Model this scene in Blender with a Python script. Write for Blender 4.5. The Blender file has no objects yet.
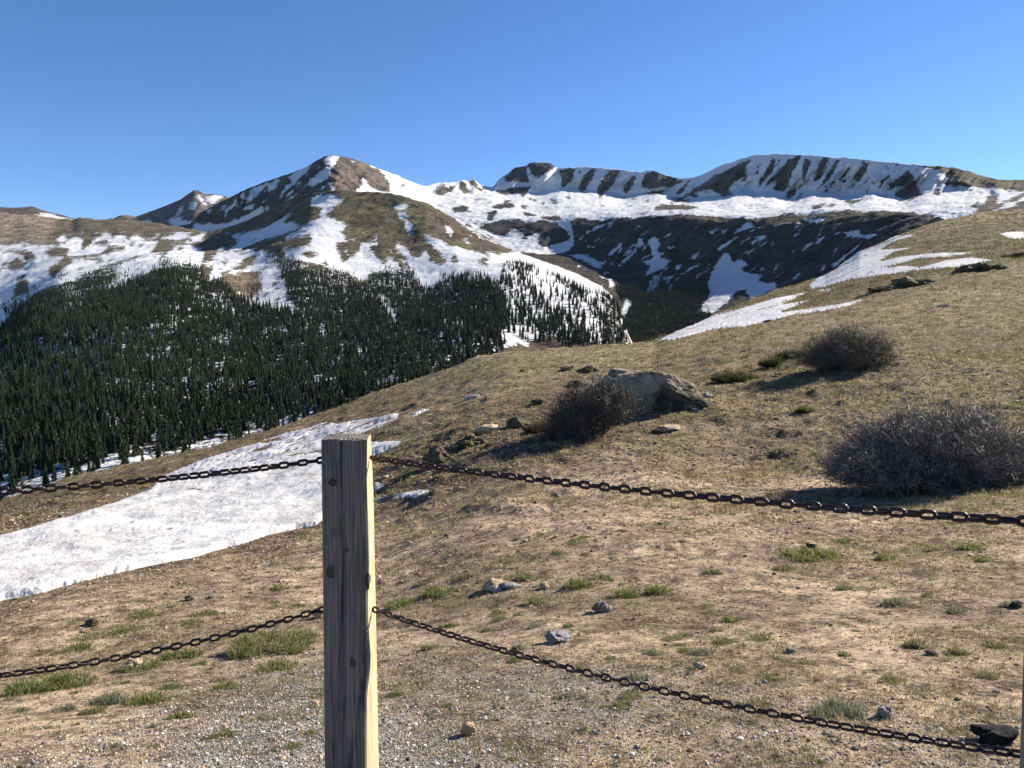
import bpy, bmesh, math
import numpy as np
from mathutils import Vector, Matrix

C = bpy.context.scene
COL = C.collection
rng = np.random.default_rng(7)
R = math.radians

# ------------------------------------------------------------------ camera, sky, sun, exposure
F = 769.0
HORIZON = 325.0
TH = math.atan((384 - HORIZON) / F)
CZ = 1.72
cam = bpy.data.cameras.new("camera")
cam.sensor_width = 36.0
cam.lens = 36.0 * F / 1024.0
cam.clip_start = 0.05
cam.clip_end = 40000
cam_ob = bpy.data.objects.new("camera", cam)
COL.objects.link(cam_ob)
cam_ob.location = (0, 0, CZ)
cam_ob.rotation_euler = (math.pi / 2 - TH, 0, 0)
C.camera = cam_ob

SUN_AZ, SUN_EL = R(62), R(29)
world = bpy.data.worlds.new("World")
C.world = world
world.use_nodes = True
wn = world.node_tree
bg = wn.nodes["Background"]
sky = wn.nodes.new("ShaderNodeTexSky")
sky.sky_type = 'NISHITA'
sky.sun_disc = False
sky.sun_elevation = SUN_EL
sky.sun_rotation = SUN_AZ
sky.altitude = 3700
sky.air_density = 1.0
sky.dust_density = 0.45
sky.ozone_density = 2.6
hsv = wn.nodes.new("ShaderNodeHueSaturation")
hsv.inputs["Saturation"].default_value = 1.16
hsv.inputs["Hue"].default_value = 0.505
wn.links.new(sky.outputs[0], hsv.inputs["Color"])
wn.links.new(hsv.outputs[0], bg.inputs[0])
bg.inputs[1].default_value = 0.077
sun = bpy.data.lights.new("sun", 'SUN')
sun.energy = 5.0
sun.angle = R(0.5)
sun.color = (1.0, 0.92, 0.80)
sun_ob = bpy.data.objects.new("sun", sun)
COL.objects.link(sun_ob)
SD = Vector((math.cos(SUN_EL) * math.sin(SUN_AZ), math.cos(SUN_EL) * math.cos(SUN_AZ), math.sin(SUN_EL)))
sun_ob.rotation_euler = (-SD).to_track_quat('-Z', 'Y').to_euler()
C.view_settings.view_transform = 'Standard'
C.view_settings.look = 'None'
C.view_settings.exposure = 1.3
C.view_settings.gamma = 1.0
C.view_settings.use_curve_mapping = False
C.render.filter_size = 0.95
C.cycles.max_bounces = 5
C.cycles.diffuse_bounces = 3

# ------------------------------------------------------------------ helpers
def unproj(u, v, d):
    """World point in the direction of pixel (u, v) at forward distance d."""
    u = np.asarray(u, float); v = np.asarray(v, float); d = np.asarray(d, float)
    a = (u - 512) / F; b = (384 - v) / F
    dy = math.cos(TH) + b * math.sin(TH)
    dz = -math.sin(TH) + b * math.cos(TH)
    return np.stack([a * d / dy, d * np.ones_like(a), CZ + dz / dy * d], -1)

def proj(P):
    P = np.asarray(P, float)
    x = P[..., 0]; y = P[..., 1]; z = P[..., 2] - CZ
    dep = y * math.cos(TH) - z * math.sin(TH)
    up = y * math.sin(TH) + z * math.cos(TH)
    return 512 + F * x / dep, 384 - F * up / dep

def hash3(ix, iy, iz, seed):
    h = (ix * 374761393 + iy * 668265263 + iz * 2147483647 + seed * 974634581) & 0xFFFFFFFF
    h = ((h ^ (h >> 13)) * 1274126177) & 0xFFFFFFFF
    h = ((h ^ (h >> 16)) * 2246822519) & 0xFFFFFFFF
    return ((h ^ (h >> 15)) & 0xFFFFFF) / float(0xFFFFFF)

def vnoise(P, seed=0):
    """value noise in [-1, 1]"""
    P = np.asarray(P, float)
    I = np.floor(P).astype(np.int64); f = P - I
    w = f * f * f * (f * (f * 6 - 15) + 10)
    out = 0
    for dx in (0, 1):
        wx = w[..., 0] if dx else 1 - w[..., 0]
        for dy in (0, 1):
            wy = w[..., 1] if dy else 1 - w[..., 1]
            for dz in (0, 1):
                wz = w[..., 2] if dz else 1 - w[..., 2]
                out = out + wx * wy * wz * hash3(I[..., 0] + dx, I[..., 1] + dy, I[..., 2] + dz, seed)
    return out * 2 - 1

def fbm(P, octv=4, seed=0, gain=0.5):
    P = np.asarray(P, float)
    s = 0; a = 1.0; t = 0
    for k in range(octv):
        s = s + a * vnoise(P * (2.03 ** k) + 17.3 * k, seed + k)
        t += a; a *= gain
    return s / t

def ridged(P, octv=4, seed=0):
    s = 0; a = 1.0; t = 0
    for k in range(octv):
        s = s + a * (1 - 2 * np.abs(vnoise(P * (2.1 ** k) + 9.1 * k, seed + k)))
        t += a; a *= 0.5
    return s / t

def pchip(x, y, xi):
    x = np.asarray(x, float); y = np.asarray(y, float)
    h = np.diff(x); dl = np.diff(y) / h
    m = np.zeros_like(x)
    m[0], m[-1] = dl[0], dl[-1]
    for k in range(1, len(x) - 1):
        if dl[k - 1] * dl[k] > 0:
            w1 = 2 * h[k] + h[k - 1]; w2 = h[k] + 2 * h[k - 1]
            m[k] = (w1 + w2) / (w1 / dl[k - 1] + w2 / dl[k])
    i = np.clip(np.searchsorted(x, xi) - 1, 0, len(x) - 2)
    t = (xi - x[i]) / h[i]
    return ((1 + 2 * t) * (1 - t) ** 2 * y[i] + t * (1 - t) ** 2 * h[i] * m[i]
            + t * t * (3 - 2 * t) * y[i + 1] + t * t * (t - 1) * h[i] * m[i + 1])

def poly_interp(pts, u):
    p = np.array(pts, float)
    return np.interp(u, p[:, 0], p[:, 1])

class Mask:
    """A painted map over the surface coordinates (u, v) of a terrain sheet."""
    def __init__(s, x0, y0, x1, y1, ss=2, val=0.0):
        s.x0, s.y0, s.ss = x0, y0, ss
        s.A = np.full((int((y1 - y0) * ss), int((x1 - x0) * ss)), float(val))
    def fill(s, poly, val=1.0):
        p = (np.array(poly, float) - (s.x0, s.y0)) * s.ss
        H, W = s.A.shape
        a0 = max(0, int(p[:, 0].min()) - 1); a1 = min(W, int(p[:, 0].max()) + 2)
        b0 = max(0, int(p[:, 1].min()) - 1); b1 = min(H, int(p[:, 1].max()) + 2)
        if a1 <= a0 or b1 <= b0: return s
        X, Y = np.meshgrid(np.arange(a0, a1) + .5, np.arange(b0, b1) + .5)
        ins = np.zeros(X.shape, bool)
        q = np.roll(p, -1, 0)
        for (xa, ya), (xb, yb) in zip(p, q):
            if ya == yb: continue
            c = ((ya > Y) != (yb > Y)) & (X < (xb - xa) * (Y - ya) / (yb - ya) + xa)
            ins ^= c
        s.A[b0:b1, a0:a1][ins] = val
        return s
    def blur(s, r):
        for ax in (0, 1):
            for _ in range(2):
                k = 2 * r + 1
                pad = [(0, 0), (0, 0)]; pad[ax] = (r + 1, r)
                c = np.cumsum(np.pad(s.A, pad, mode='edge'), axis=ax)
                s.A = ((c[k:] - c[:-k]) if ax == 0 else (c[:, k:] - c[:, :-k])) / k
        return s
    def soft(s, r=7, w=.45):
        a = s.A.copy(); s.blur(1); b = s.A.copy(); s.A = a; s.blur(r); s.A = w * b + (1 - w) * s.A
        return s
    def at(s, u, v):
        x = (np.asarray(u) - s.x0) * s.ss - .5; y = (np.asarray(v) - s.y0) * s.ss - .5
        H, W = s.A.shape
        x = np.clip(x, 0, W - 1.001); y = np.clip(y, 0, H - 1.001)
        i = x.astype(int); j = y.astype(int); fx = x - i; fy = y - j
        return ((s.A[j, i] * (1 - fx) + s.A[j, i + 1] * fx) * (1 - fy)
                + (s.A[j + 1, i] * (1 - fx) + s.A[j + 1, i + 1] * fx) * fy)

def sstep(a, b, x):
    t = np.clip((x - a) / (b - a), 0, 1)
    return t * t * (3 - 2 * t)

def make_mesh(name, V, Fc, mat=None, attrs=None, smooth=False, mats=None, midx=None):
    V = np.ascontiguousarray(V, dtype=np.float32).reshape(-1, 3)
    Fc = np.ascontiguousarray(Fc, dtype=np.int32)
    n, k = Fc.shape
    me = bpy.data.meshes.new(name)
    me.vertices.add(len(V)); me.vertices.foreach_set("co", V.ravel())
    me.loops.add(n * k); me.loops.foreach_set("vertex_index", Fc.ravel())
    me.polygons.add(n)
    me.polygons.foreach_set("loop_start", np.arange(n, dtype=np.int32) * k)
    try: me.polygons.foreach_set("loop_total", np.full(n, k, dtype=np.int32))
    except Exception: pass
    if midx is not None: me.polygons.foreach_set("material_index", np.asarray(midx, dtype=np.int32))
    me.polygons.foreach_set("use_smooth", np.full(n, bool(smooth)))
    for an, av in (attrs or {}).items():
        av = np.asarray(av, dtype=np.float32)
        if av.ndim == 1:
            me.attributes.new(an, 'FLOAT', 'POINT').data.foreach_set("value", av)
        else:
            if av.shape[1] == 3: av = np.concatenate([av, np.ones((len(av), 1), np.float32)], 1)
            me.attributes.new(an, 'FLOAT_COLOR', 'POINT').data.foreach_set("color", np.ascontiguousarray(av).ravel())
    me.update(calc_edges=True)
    for m in (mats or ([mat] if mat else [])): me.materials.append(m)
    return me

def link(name, me, parent=None, loc=(0, 0, 0)):
    o = bpy.data.objects.new(name, me)
    COL.objects.link(o)
    o.location = loc
    if parent: o.parent = parent
    return o

def tag(o, label=None, cat=None, group=None, kind=None):
    if label: o["label"] = label
    if cat: o["category"] = cat
    if group: o["group"] = group
    if kind: o["kind"] = kind
    return o

def grid_faces(nr, nc):
    i = np.arange(nr - 1)[:, None] * nc + np.arange(nc - 1)[None, :]
    return np.stack([i, i + 1, i + nc + 1, i + nc], -1).reshape(-1, 4)

# ------------------------------------------------------------------ materials
def new_mat(name, rough=0.9, spec=0.2):
    m = bpy.data.materials.new(name); m.use_nodes = True
    b = m.node_tree.nodes["Principled BSDF"]
    b.inputs["Roughness"].default_value = rough
    b.inputs["Specular IOR Level"].default_value = spec
    return m, m.node_tree, b

def nd(nt, t, **kw):
    n = nt.nodes.new(t)
    for k, v in kw.items(): setattr(n, k, v)
    return n

def noise(nt, vec, scale, detail=4, rough=.55, dist=0.0):
    n = nd(nt, "ShaderNodeTexNoise")
    n.inputs["Scale"].default_value = scale; n.inputs["Detail"].default_value = detail
    n.inputs["Roughness"].default_value = rough; n.inputs["Distortion"].default_value = dist
    if vec is not None: nt.links.new(vec, n.inputs["Vector"])
    return n.outputs[0]

def mth(nt, op, a, b=None, c=None, clamp=False):
    n = nd(nt, "ShaderNodeMath", operation=op); n.use_clamp = clamp
    for k, x in enumerate((a, b, c)):
        if x is None: continue
        if isinstance(x, (int, float)): n.inputs[k].default_value = x
        else: nt.links.new(x, n.inputs[k])
    return n.outputs[0]

def mrange(nt, x, a, b, c=0.0, d=1.0, smooth=True):
    n = nd(nt, "ShaderNodeMapRange", interpolation_type='SMOOTHSTEP' if smooth else 'LINEAR')
    nt.links.new(x, n.inputs[0])
    for k, y in enumerate((a, b, c, d)): n.inputs[k + 1].default_value = y
    return n.outputs[0]

def mixc(nt, fac, a, b, mode='MIX'):
    n = nd(nt, "ShaderNodeMix", data_type='RGBA', blend_type=mode)
    for k, x in ((0, fac), (6, a), (7, b)):
        if isinstance(x, (int, float)): n.inputs[k].default_value = x
        elif isinstance(x, tuple): n.inputs[k].default_value = (*x, 1)
        else: nt.links.new(x, n.inputs[k])
    return n.outputs[2]

def ramp(nt, x, stops):
    n = nd(nt, "ShaderNodeValToRGB")
    e = n.color_ramp.elements
    while len(e) < len(stops): e.new(.5)
    for k, (p, c) in enumerate(stops):
        e[k].position = p; e[k].color = (*c, 1)
    nt.links.new(x, n.inputs[0])
    return n.outputs[0]

def bump(nt, b, h, strength=.5, dist=.1, prev=None):
    n = nd(nt, "ShaderNodeBump")
    n.inputs["Strength"].default_value = strength; n.inputs["Distance"].default_value = dist
    nt.links.new(h, n.inputs["Height"])
    if prev is not None: nt.links.new(prev, n.inputs["Normal"])
    nt.links.new(n.outputs[0], b.inputs["Normal"])
    return n.outputs[0]

def attr(nt, name):
    return nd(nt, "ShaderNodeAttribute", attribute_name=name)

def objco(nt):
    return nd(nt, "ShaderNodeTexCoord").outputs["Object"]

def mat_mountain(name, s1, s2, bumpd, dark=1.0):
    m, nt, b = new_mat(name, .95, .1)
    p = objco(nt)
    n1 = noise(nt, p, s1, 8, .6); n2 = noise(nt, p, s2, 6, .65); n3 = noise(nt, p, s2 * 4, 3, .6)
    t = attr(nt, "tint").outputs["Color"]; s = attr(nt, "snow").outputs["Fac"]
    k = mth(nt, 'ADD', mth(nt, 'MULTIPLY', n1, .55), mth(nt, 'ADD', mth(nt, 'MULTIPLY', n2, .55), mth(nt, 'MULTIPLY', n3, .35)))
    var = mrange(nt, k, .60, .85, .25, 1.75, False)
    vc = nd(nt, "ShaderNodeCombineColor")
    for i in range(3): nt.links.new(var, vc.inputs[i])
    rock = mixc(nt, 1.0, t, vc.outputs[0], 'MULTIPLY')
    rock = mixc(nt, 1.0, rock, (dark, dark, dark), 'MULTIPLY')
    n4 = noise(nt, p, s2 * 2.6, 5, .7)
    e = s
    band = mth(nt, 'ADD', .45, mth(nt, 'MULTIPLY', 3.0, mth(nt, 'MULTIPLY', s, mth(nt, 'SUBTRACT', 1.0, s))))
    for nn, am in ((n1, .30), (n2, .42), (n4, .36)):
        e = mth(nt, 'ADD', e, mth(nt, 'MULTIPLY', band, mrange(nt, nn, .36, .64, -am, am, False)))
    fac = mrange(nt, e, .40, .52)
    sn = mixc(nt, n2, (.54, .54, .55), (.68, .685, .695))
    col = mixc(nt, fac, rock, sn)
    nt.links.new(col, b.inputs["Base Color"])
    hh = mth(nt, 'MULTIPLY', mth(nt, 'ADD', n2, mth(nt, 'MULTIPLY', n3, .4)), mrange(nt, fac, 0, 1, 1.0, .22))
    bump(nt, b, hh, 1.0, bumpd)
    return m

def mat_hill():
    m, nt, b = new_mat("hillside_soil", .95, .1)
    p = objco(nt)
    tint = attr(nt, "tint").outputs["Color"]; gr = attr(nt, "green").outputs["Fac"]
    gv = attr(nt, "gravel").outputs["Fac"]
    n0 = noise(nt, p, .25, 6, .6); n1 = noise(nt, p, 1.6, 9, .68); n2 = noise(nt, p, 5.5, 7, .65)
    n3 = noise(nt, p, 26, 5, .7); n4 = noise(nt, p, 110, 3, .6)
    mot = mth(nt, 'ADD', mth(nt, 'MULTIPLY', n1, .24), mth(nt, 'ADD', mth(nt, 'MULTIPLY', n2, .38), mth(nt, 'MULTIPLY', n3, .38)))
    soil = ramp(nt, mot, [(.42, (.085, .056, .034)), (.475, (.25, .178, .11)), (.53, (.44, .33, .22)), (.59, (.60, .48, .34))])
    soil = mixc(nt, .80, soil, tint, 'MIX')
    n00 = noise(nt, p, .045, 6, .65); nst = noise(nt, p, .6, 6, .7)
    dk = mth(nt, 'MULTIPLY', mrange(nt, mot, .43, .57, .32, 1.6, False), mrange(nt, nst, .40, .58, .72, 1.16, False))
    dk = mth(nt, 'MULTIPLY', dk, mrange(nt, n00, .38, .58, .86, 1.10, False))
    vc = nd(nt, "ShaderNodeCombineColor")
    for i in range(3): nt.links.new(dk, vc.inputs[i])
    soil = mixc(nt, 1.0, soil, vc.outputs[0], 'MULTIPLY')
    gm = mth(nt, 'ADD', gr, mth(nt, 'ADD', mth(nt, 'MULTIPLY', mth(nt, 'SUBTRACT', n0, .5), .9), mth(nt, 'MULTIPLY', mth(nt, 'SUBTRACT', n2, .5), 1.3)))
    gm = mrange(nt, gm, .42, .72, 0, .8)
    grass = mixc(nt, mrange(nt, n3, .35, .65), (.080, .078, .030), (.30, .265, .125))
    col = mixc(nt, gm, soil, grass)
    vor = nd(nt, "ShaderNodeTexVoronoi"); vor.inputs["Scale"].default_value = 70
    nt.links.new(p, vor.inputs["Vector"])
    peb = ramp(nt, nd_sep(nt, vor.outputs["Color"]), [(.0, (.10, .095, .09)), (.45, (.30, .27, .24)), (1.0, (.58, .56, .53))])
    gfac = mth(nt, 'MULTIPLY', mrange(nt, mth(nt, 'ADD', gv, mth(nt, 'MULTIPLY', mth(nt, 'SUBTRACT', n2, .5), .9)), .35, .75), .75)
    col = mixc(nt, gfac, col, peb)
    nt.links.new(col, b.inputs["Base Color"])
    n = bump(nt, b, mth(nt, 'ADD', n2, mth(nt, 'MULTIPLY', n1, 1.5)), 1.0, .32)
    n = bump(nt, b, n3, 1.0, .06, n)
    n = bump(nt, b, n4, .7, .010, n)
    return m

def nd_sep(nt, c):
    s = nd(nt, "ShaderNodeSeparateColor"); nt.links.new(c, s.inputs[0]); return s.outputs[0]

def mat_snow(name, dirty):
    m, nt, b = new_mat(name, .75, .3)
    p = objco(nt)
    n1 = noise(nt, p, .35, 6, .6); n2 = noise(nt, p, 2.2, 6, .65); n3 = noise(nt, p, 14, 4, .6)
    d = mrange(nt, mth(nt, 'ADD', mth(nt, 'MULTIPLY', n1, .6), mth(nt, 'MULTIPLY', n2, .4)), .40, .66)
    e = attr(nt, "edge").outputs["Fac"]
    col = mixc(nt, mth(nt, 'MULTIPLY', d, dirty), (.56, .547, .535), (.40, .37, .34))
    col = mixc(nt, mth(nt, 'MULTIPLY', mrange(nt, mth(nt, 'ADD', e, mth(nt, 'MULTIPLY', n2, .5)), .55, 1.2), .6), col, (.36, .29, .22))
    nt.links.new(col, b.inputs["Base Color"])
    n = bump(nt, b, n2, .7, .12)
    bump(nt, b, n3, .6, .03, n)
    return m

def mat_tint(name, rough=.85, var=.35, scale=30, spec=.2):
    m, nt, b = new_mat(name, rough, spec)
    t = attr(nt, "tint").outputs["Color"]
    n = mrange(nt, noise(nt, objco(nt), scale, 4), .3, .7, 1 - var, 1 + var, False)
    vc = nd(nt, "ShaderNodeCombineColor")
    for i in range(3): nt.links.new(n, vc.inputs[i])
    nt.links.new(mixc(nt, 1.0, t, vc.outputs[0], 'MULTIPLY'), b.inputs["Base Color"])
    return m

def mat_rock(name, pale, dark, lichen, scale=6, bd=.03, lt=.52):
    m, nt, b = new_mat(name, .9, .2)
    p = objco(nt)
    n1 = noise(nt, p, scale, 8, .65); n2 = noise(nt, p, scale * 4, 6, .7); n0 = noise(nt, p, scale * .4, 5, .6)
    col = mixc(nt, mrange(nt, n1, .35, .65), dark, pale)
    col = mixc(nt, mrange(nt, mth(nt, 'ADD', mth(nt, 'MULTIPLY', n0, .7), mth(nt, 'MULTIPLY', n2, .4)), lt, lt + .12), col, lichen)
    nt.links.new(col, b.inputs["Base Color"])
    n = bump(nt, b, n1, .8, bd * 2)
    bump(nt, b, n2, .8, bd, n)
    return m

def mat_needles(name, c1, c2, rnd):
    m, nt, b = new_mat(name, .8, .15)
    if rnd: f = nd(nt, "ShaderNodeObjectInfo").outputs["Random"]
    else: f = attr(nt, "var").outputs["Fac"]
    n = noise(nt, objco(nt), .6, 3)
    f2 = mth(nt, 'ADD', mth(nt, 'MULTIPLY', f, .7), mth(nt, 'MULTIPLY', n, .4), clamp=True)
    nt.links.new(mixc(nt, f2, c1, c2), b.inputs["Base Color"])
    return m

M_B = mat_mountain("mountain_rock", .012, .06, 26, .75)
M_L = mat_mountain("slope_rock", .022, .11, 10, .9)
M_N = mat_hill()
M_SNOW = mat_snow("old_snow", .8)
M_SNOW2 = mat_snow("clean_snow", .15)
M_TINT = mat_tint("tinted_small", .9)
def add_translucency(m, fac):
    nt = m.node_tree; b = nt.nodes["Principled BSDF"]; o = nt.nodes["Material Output"]
    t = nt.nodes.new("ShaderNodeBsdfTranslucent"); x = nt.nodes.new("ShaderNodeMixShader"); x.inputs[0].default_value = fac
    nt.links.new(b.inputs["Base Color"].links[0].from_socket, t.inputs[0])
    nt.links.new(b.outputs[0], x.inputs[1]); nt.links.new(t.outputs[0], x.inputs[2]); nt.links.new(x.outputs[0], o.inputs["Surface"])
M_GRASS = mat_tint("grass_blades", .7, .2, 8, .15)
add_translucency(M_GRASS, .45)
M_TWIG = mat_tint("twigs", .6, .3, 12, .35)
M_NEEDLE = mat_needles("spruce_needles", (.008, .016, .008), (.028, .043, .016), True)
M_NEEDLE_M = mat_needles("spruce_needles_mass", (.008, .016, .009), (.028, .043, .017), False)
M_BARK = mat_rock("spruce_bark", (.12, .09, .07), (.06, .045, .035), (.09, .08, .07), 2)
M_RTAN = mat_rock("tan_rock", (.52, .385, .245), (.32, .24, .16), (.42, .34, .25), 8, .01)
M_RGREY = mat_rock("grey_rock", (.36, .34, .32), (.16, .15, .145), (.22, .215, .19), 8, .01)
M_RDARK = mat_rock("dark_rock", (.105, .085, .066), (.035, .03, .025), (.065, .06, .04), 5, .03)
M_EARTH = mat_rock("turf_and_earth", (.17, .13, .08), (.06, .045, .03), (.10, .09, .045), 3, .03)
M_BOULDER = mat_rock("boulder_stone", (.52, .41, .29), (.26, .20, .14), (.065, .06, .045), 2.1, .10, .52)
M_BLACK = mat_rock("black_lump", (.045, .045, .05), (.008, .008, .009), (.02, .02, .02), 30, .012)

# ------------------------------------------------------------------ the near hillside
BANK = [(-260, 610), (-100, 562), (0, 535), (28, 528), (75, 514), (112, 504), (124, 500), (150, 490), (160, 478), (200, 460), (240, 447), (287, 433), (324, 422), (338, 424), (365, 419), (402, 412.5), (396, 420), (377, 427), (357, 436), (338, 446), (371, 442), (408, 440),
    (388, 450), (371, 457), (345, 470), (345, 500), (330, 515), (318, 524), (268, 536), (225, 548), (182, 560), (125, 572), (72, 584), (48, 592), (0, 601), (-100, 640), (-260, 690)]
WEDGE = [(656, 341.5), (675, 331.6), (710, 317), (738, 309), (777, 298), (809, 292), (780.6, 305), (818, 298.5), (777, 313), (808, 309), (840, 304), (867, 299), (848, 306), (824, 311), (792, 315), (767, 322), (741.5, 327), (714, 328.5), (698.6, 333), (673, 340)]
FIELD = [(810, 284), (824, 272.5), (840, 262), (863, 248.5), (896, 235.5), (917, 235), (898, 239.5), (871, 251.5), (888, 244.5), (880, 250), (918, 247), (894, 252), (878, 262), (900, 257), (931, 253.4), (977, 252), (949, 257), (918, 259), (882, 268), (908, 266), (919, 267.5),
    (945, 260), (972.5, 257.5), (993, 260), (961, 266.5), (929.5, 269), (916, 271), (888.5, 274.5), (853, 279), (824, 287), (810, 290)]
US = np.arange(-420, 1461, 2.5)
VS = [(-420, 590), (-150, 540), (0, 502), (66, 478), (159, 457), (213, 446), (266, 431), (328, 411), (385, 389), (426, 376),
      (479, 358), (505, 352.5), (532, 350), (580, 347), (640, 343), (655, 341), (710, 316), (738, 304), (777, 290), (808, 283), (824, 275),
      (860, 252), (896, 236), (941, 220), (980, 213), (1024, 209), (1200, 190), (1460, 165)]
DS = [(-420, 74), (0, 74), (200, 74), (400, 86), (530, 95), (640, 105), (680, 140), (738, 220), (808, 330), (900, 480), (1024, 600), (1460, 600)]
COLS = {
    -420: [(3.2, 790), (7, 715), (15, 660), (31, 625)],
    0: [(3.2, 768), (6.2, 675), (9.8, 600), (18.5, 540), (27, 518)],
    330: [(3.2, 768), (6.8, 640), (11, 570), (16, 530), (30, 460), (50, 424)],
    500: [(3.2, 768), (6.8, 610), (13.5, 500), (22, 440), (34, 400), (55, 370)],
    660: [(3.2, 768), (6.4, 605), (12.3, 500), (18.5, 445), (27, 402), (44, 368), (76, 346)],
    760: [(3.2, 768), (6.2, 605), (12.3, 500), (19, 440), (27, 390), (44, 350), (76, 326), (150, 308)],
    860: [(3.2, 768), (6.1, 605), (12.3, 500), (19, 432), (27, 377), (47, 332), (80, 301), (200, 276)],
    1024: [(3.2, 768), (5.9, 600), (11, 500), (14.8, 450), (21, 400), (34, 350), (61, 300), (95, 264), (250, 235)],
    1460: [(3.2, 775), (5.7, 590), (9.8, 490), (14.8, 425), (21, 370), (34, 315), (61, 275), (95, 245), (250, 215)],
}
NR = 640
SR = np.linspace(0, 1, NR)
D0 = 0.7
vS = poly_interp(VS, US)
dS = poly_interp(DS, US)
ker = np.hanning(15); ker /= ker.sum()
dS = np.convolve(np.pad(dS, 7, mode='edge'), ker, mode='valid')
cu = sorted(COLS)
LG = np.linspace(math.log(D0), math.log(900), 320)
cv = []
for c in cu:
    L = COLS[c]
    ds = float(np.interp(c, US, dS)); ve = float(poly_interp(VS, c))
    # ground under the photographer
    bb = np.linspace(-6, 0, 2000)
    zz = CZ + (-math.sin(TH) + bb * math.cos(TH)) / (math.cos(TH) + bb * math.sin(TH)) * D0
    v0 = 384 - F * np.interp(-.02, zz, bb)
    ctrl = [(D0, v0)] + L + [(ds, ve)]
    if ds < 880: ctrl.append((920, ve - 14 * math.log(920 / ds)))
    cv.append(pchip([math.log(d) for d, _ in ctrl], [math.log(v - 60) for _, v in ctrl], LG))
cv = np.exp(np.array(cv)) + 60
VG = np.array([pchip(cu, cv[:, r], US) for r in range(len(LG))])       # log distance x column
kk = np.hanning(61); kk /= kk.sum()
VG = np.array([np.convolve(np.pad(x, 30, mode='reflect', reflect_type='odd'), kk, mode='valid') for x in VG])
vN = np.stack([np.interp(math.log(D0) + SR * math.log(dS[i] / D0), LG, VG[:, i]) for i in range(len(US))], 1)
vN += (vS - vN[-1])[None, :] * (SR[:, None] ** 6)
dN = D0 * (dS[None, :] / D0) ** SR[:, None]
PN = unproj(np.broadcast_to(US, vN.shape), vN, dN)
g1 = fbm(PN / 5.0, 3, 11); g2 = fbm(PN / 1.3, 3, 12); g3 = fbm(PN / .35, 3, 13); g4 = fbm(PN / 40.0, 3, 14)
PN[..., 2] += (g1 * np.minimum(.013 * dN, .22) + g2 * np.minimum(.0065 * dN, .10) + g3 * np.minimum(.003 * dN, .03)
               + g4 * np.clip((dN - 60) * .006, 0, 2.2))
usn = Mask(-300, 220, 1100, 720, 2, 0).fill(BANK, 1).fill(WEDGE, 1).fill(FIELD, 1).blur(4)
bare = 1 - usn.at(*proj(PN))
g5 = bare * np.maximum(0, fbm(PN / np.array([.9, .9, .9]), 3, 15) + .05) ** 1.3
PN[..., 2] += g5 * .28 * sstep(6, 18, dN) * (1 - .5 * sstep(40, 90, dN))
g6 = bare * np.maximum(0, fbm(PN / 3.2, 3, 16)) ** 1.3
PN[..., 2] += g6 * .9 * sstep(50, 120, dN)
# rise and fall where the ground carries small mounds on the middle slope
UN, VNp = proj(PN)
VINV = np.maximum.accumulate(VNp[::-1], axis=0)                   # far -> near, increasing

def N_at(u, v):
    """(ground point, grid row) on the hillside for the pixel; vectorised"""
    u = np.atleast_1d(np.asarray(u, float)); v = np.atleast_1d(np.asarray(v, float))
    ci = np.clip((u - US[0]) / 2.5, 0, len(US) - 1.001)
    out = np.zeros((len(u), 3)); rows = np.zeros(len(u))
    order = np.round(ci).astype(int)
    for c in np.unique(order):
        k = np.where(order == c)[0]
        rr = np.interp(v[k], VINV[:, c], np.arange(NR - 1, -1, -1.0))
        rows[k] = rr
    return N_grid(ci, rows), rows

def N_grid(ci, ri):
    ci = np.clip(ci, 0, len(US) - 1.001); ri = np.clip(ri, 0, NR - 1.001)
    i = ci.astype(int); j = ri.astype(int); fx = (ci - i)[:, None]; fy = (ri - j)[:, None]
    return ((PN[j, i] * (1 - fx) + PN[j, i + 1] * fx) * (1 - fy) + (PN[j + 1, i] * (1 - fx) + PN[j + 1, i + 1] * fx) * fy)

def ground(u, v):
    return Vector(N_at(u, v)[0][0])

# cover maps of the hillside
mk_green = Mask(-420, 200, 1460, 1000, 1, .12)
for poly, val in [
    ([(640, 345), (760, 325), (870, 300), (1024, 255), (1460, 180), (1460, 470), (1024, 470), (900, 420), (760, 430), (660, 430)], .34),
    ([(860, 300), (1024, 255), (1200, 230), (1200, 420), (1024, 420), (920, 380)], .42),
    ([(700, 318), (900, 238), (1024, 210), (1460, 170), (1460, 240), (1024, 262), (870, 297), (760, 320)], .42),
    ([(430, 376), (480, 359), (535, 350), (640, 344), (640, 362), (560, 372), (480, 395), (420, 400)], .45),
    ([(330, 412), (430, 378), (480, 395), (420, 410)], .33),
    ([(380, 590), (450, 575), (520, 590), (640, 580), (700, 600), (640, 620), (520, 610), (430, 625)], .42),
    ([(760, 545), (880, 540), (1024, 520), (1024, 600), (900, 590), (780, 580)], .40),
    ([(0, 660), (120, 610), (320, 590), (320, 650), (200, 700), (0, 700)], .36),
    ([(820, 480), (1024, 440), (1200, 440), (1200, 520), (900, 510)], .46)]:
    mk_green.fill(poly, val)
mk_green.blur(8)
mk_grav = Mask(-420, 560, 1460, 1400, 1, .0)
mk_grav.fill([(-420, 1400), (-420, 800), (0, 760), (120, 720), (230, 660), (340, 640), (460, 650), (620, 650), (760, 680), (1024, 720), (1460, 800), (1460, 1400)], .42)
mk_grav.fill([(150, 768), (220, 700), (330, 655), (420, 700), (480, 720), (560, 768), (560, 1000), (150, 1000)], .55)
mk_grav.fill([(180, 745), (330, 700), (420, 740), (520, 768), (520, 900), (180, 900)], .75)
mk_grav.fill([(480, 690), (560, 660), (680, 690), (620, 730), (520, 730)], .6)
mk_grav.blur(14)
mk_tint = {}
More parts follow.
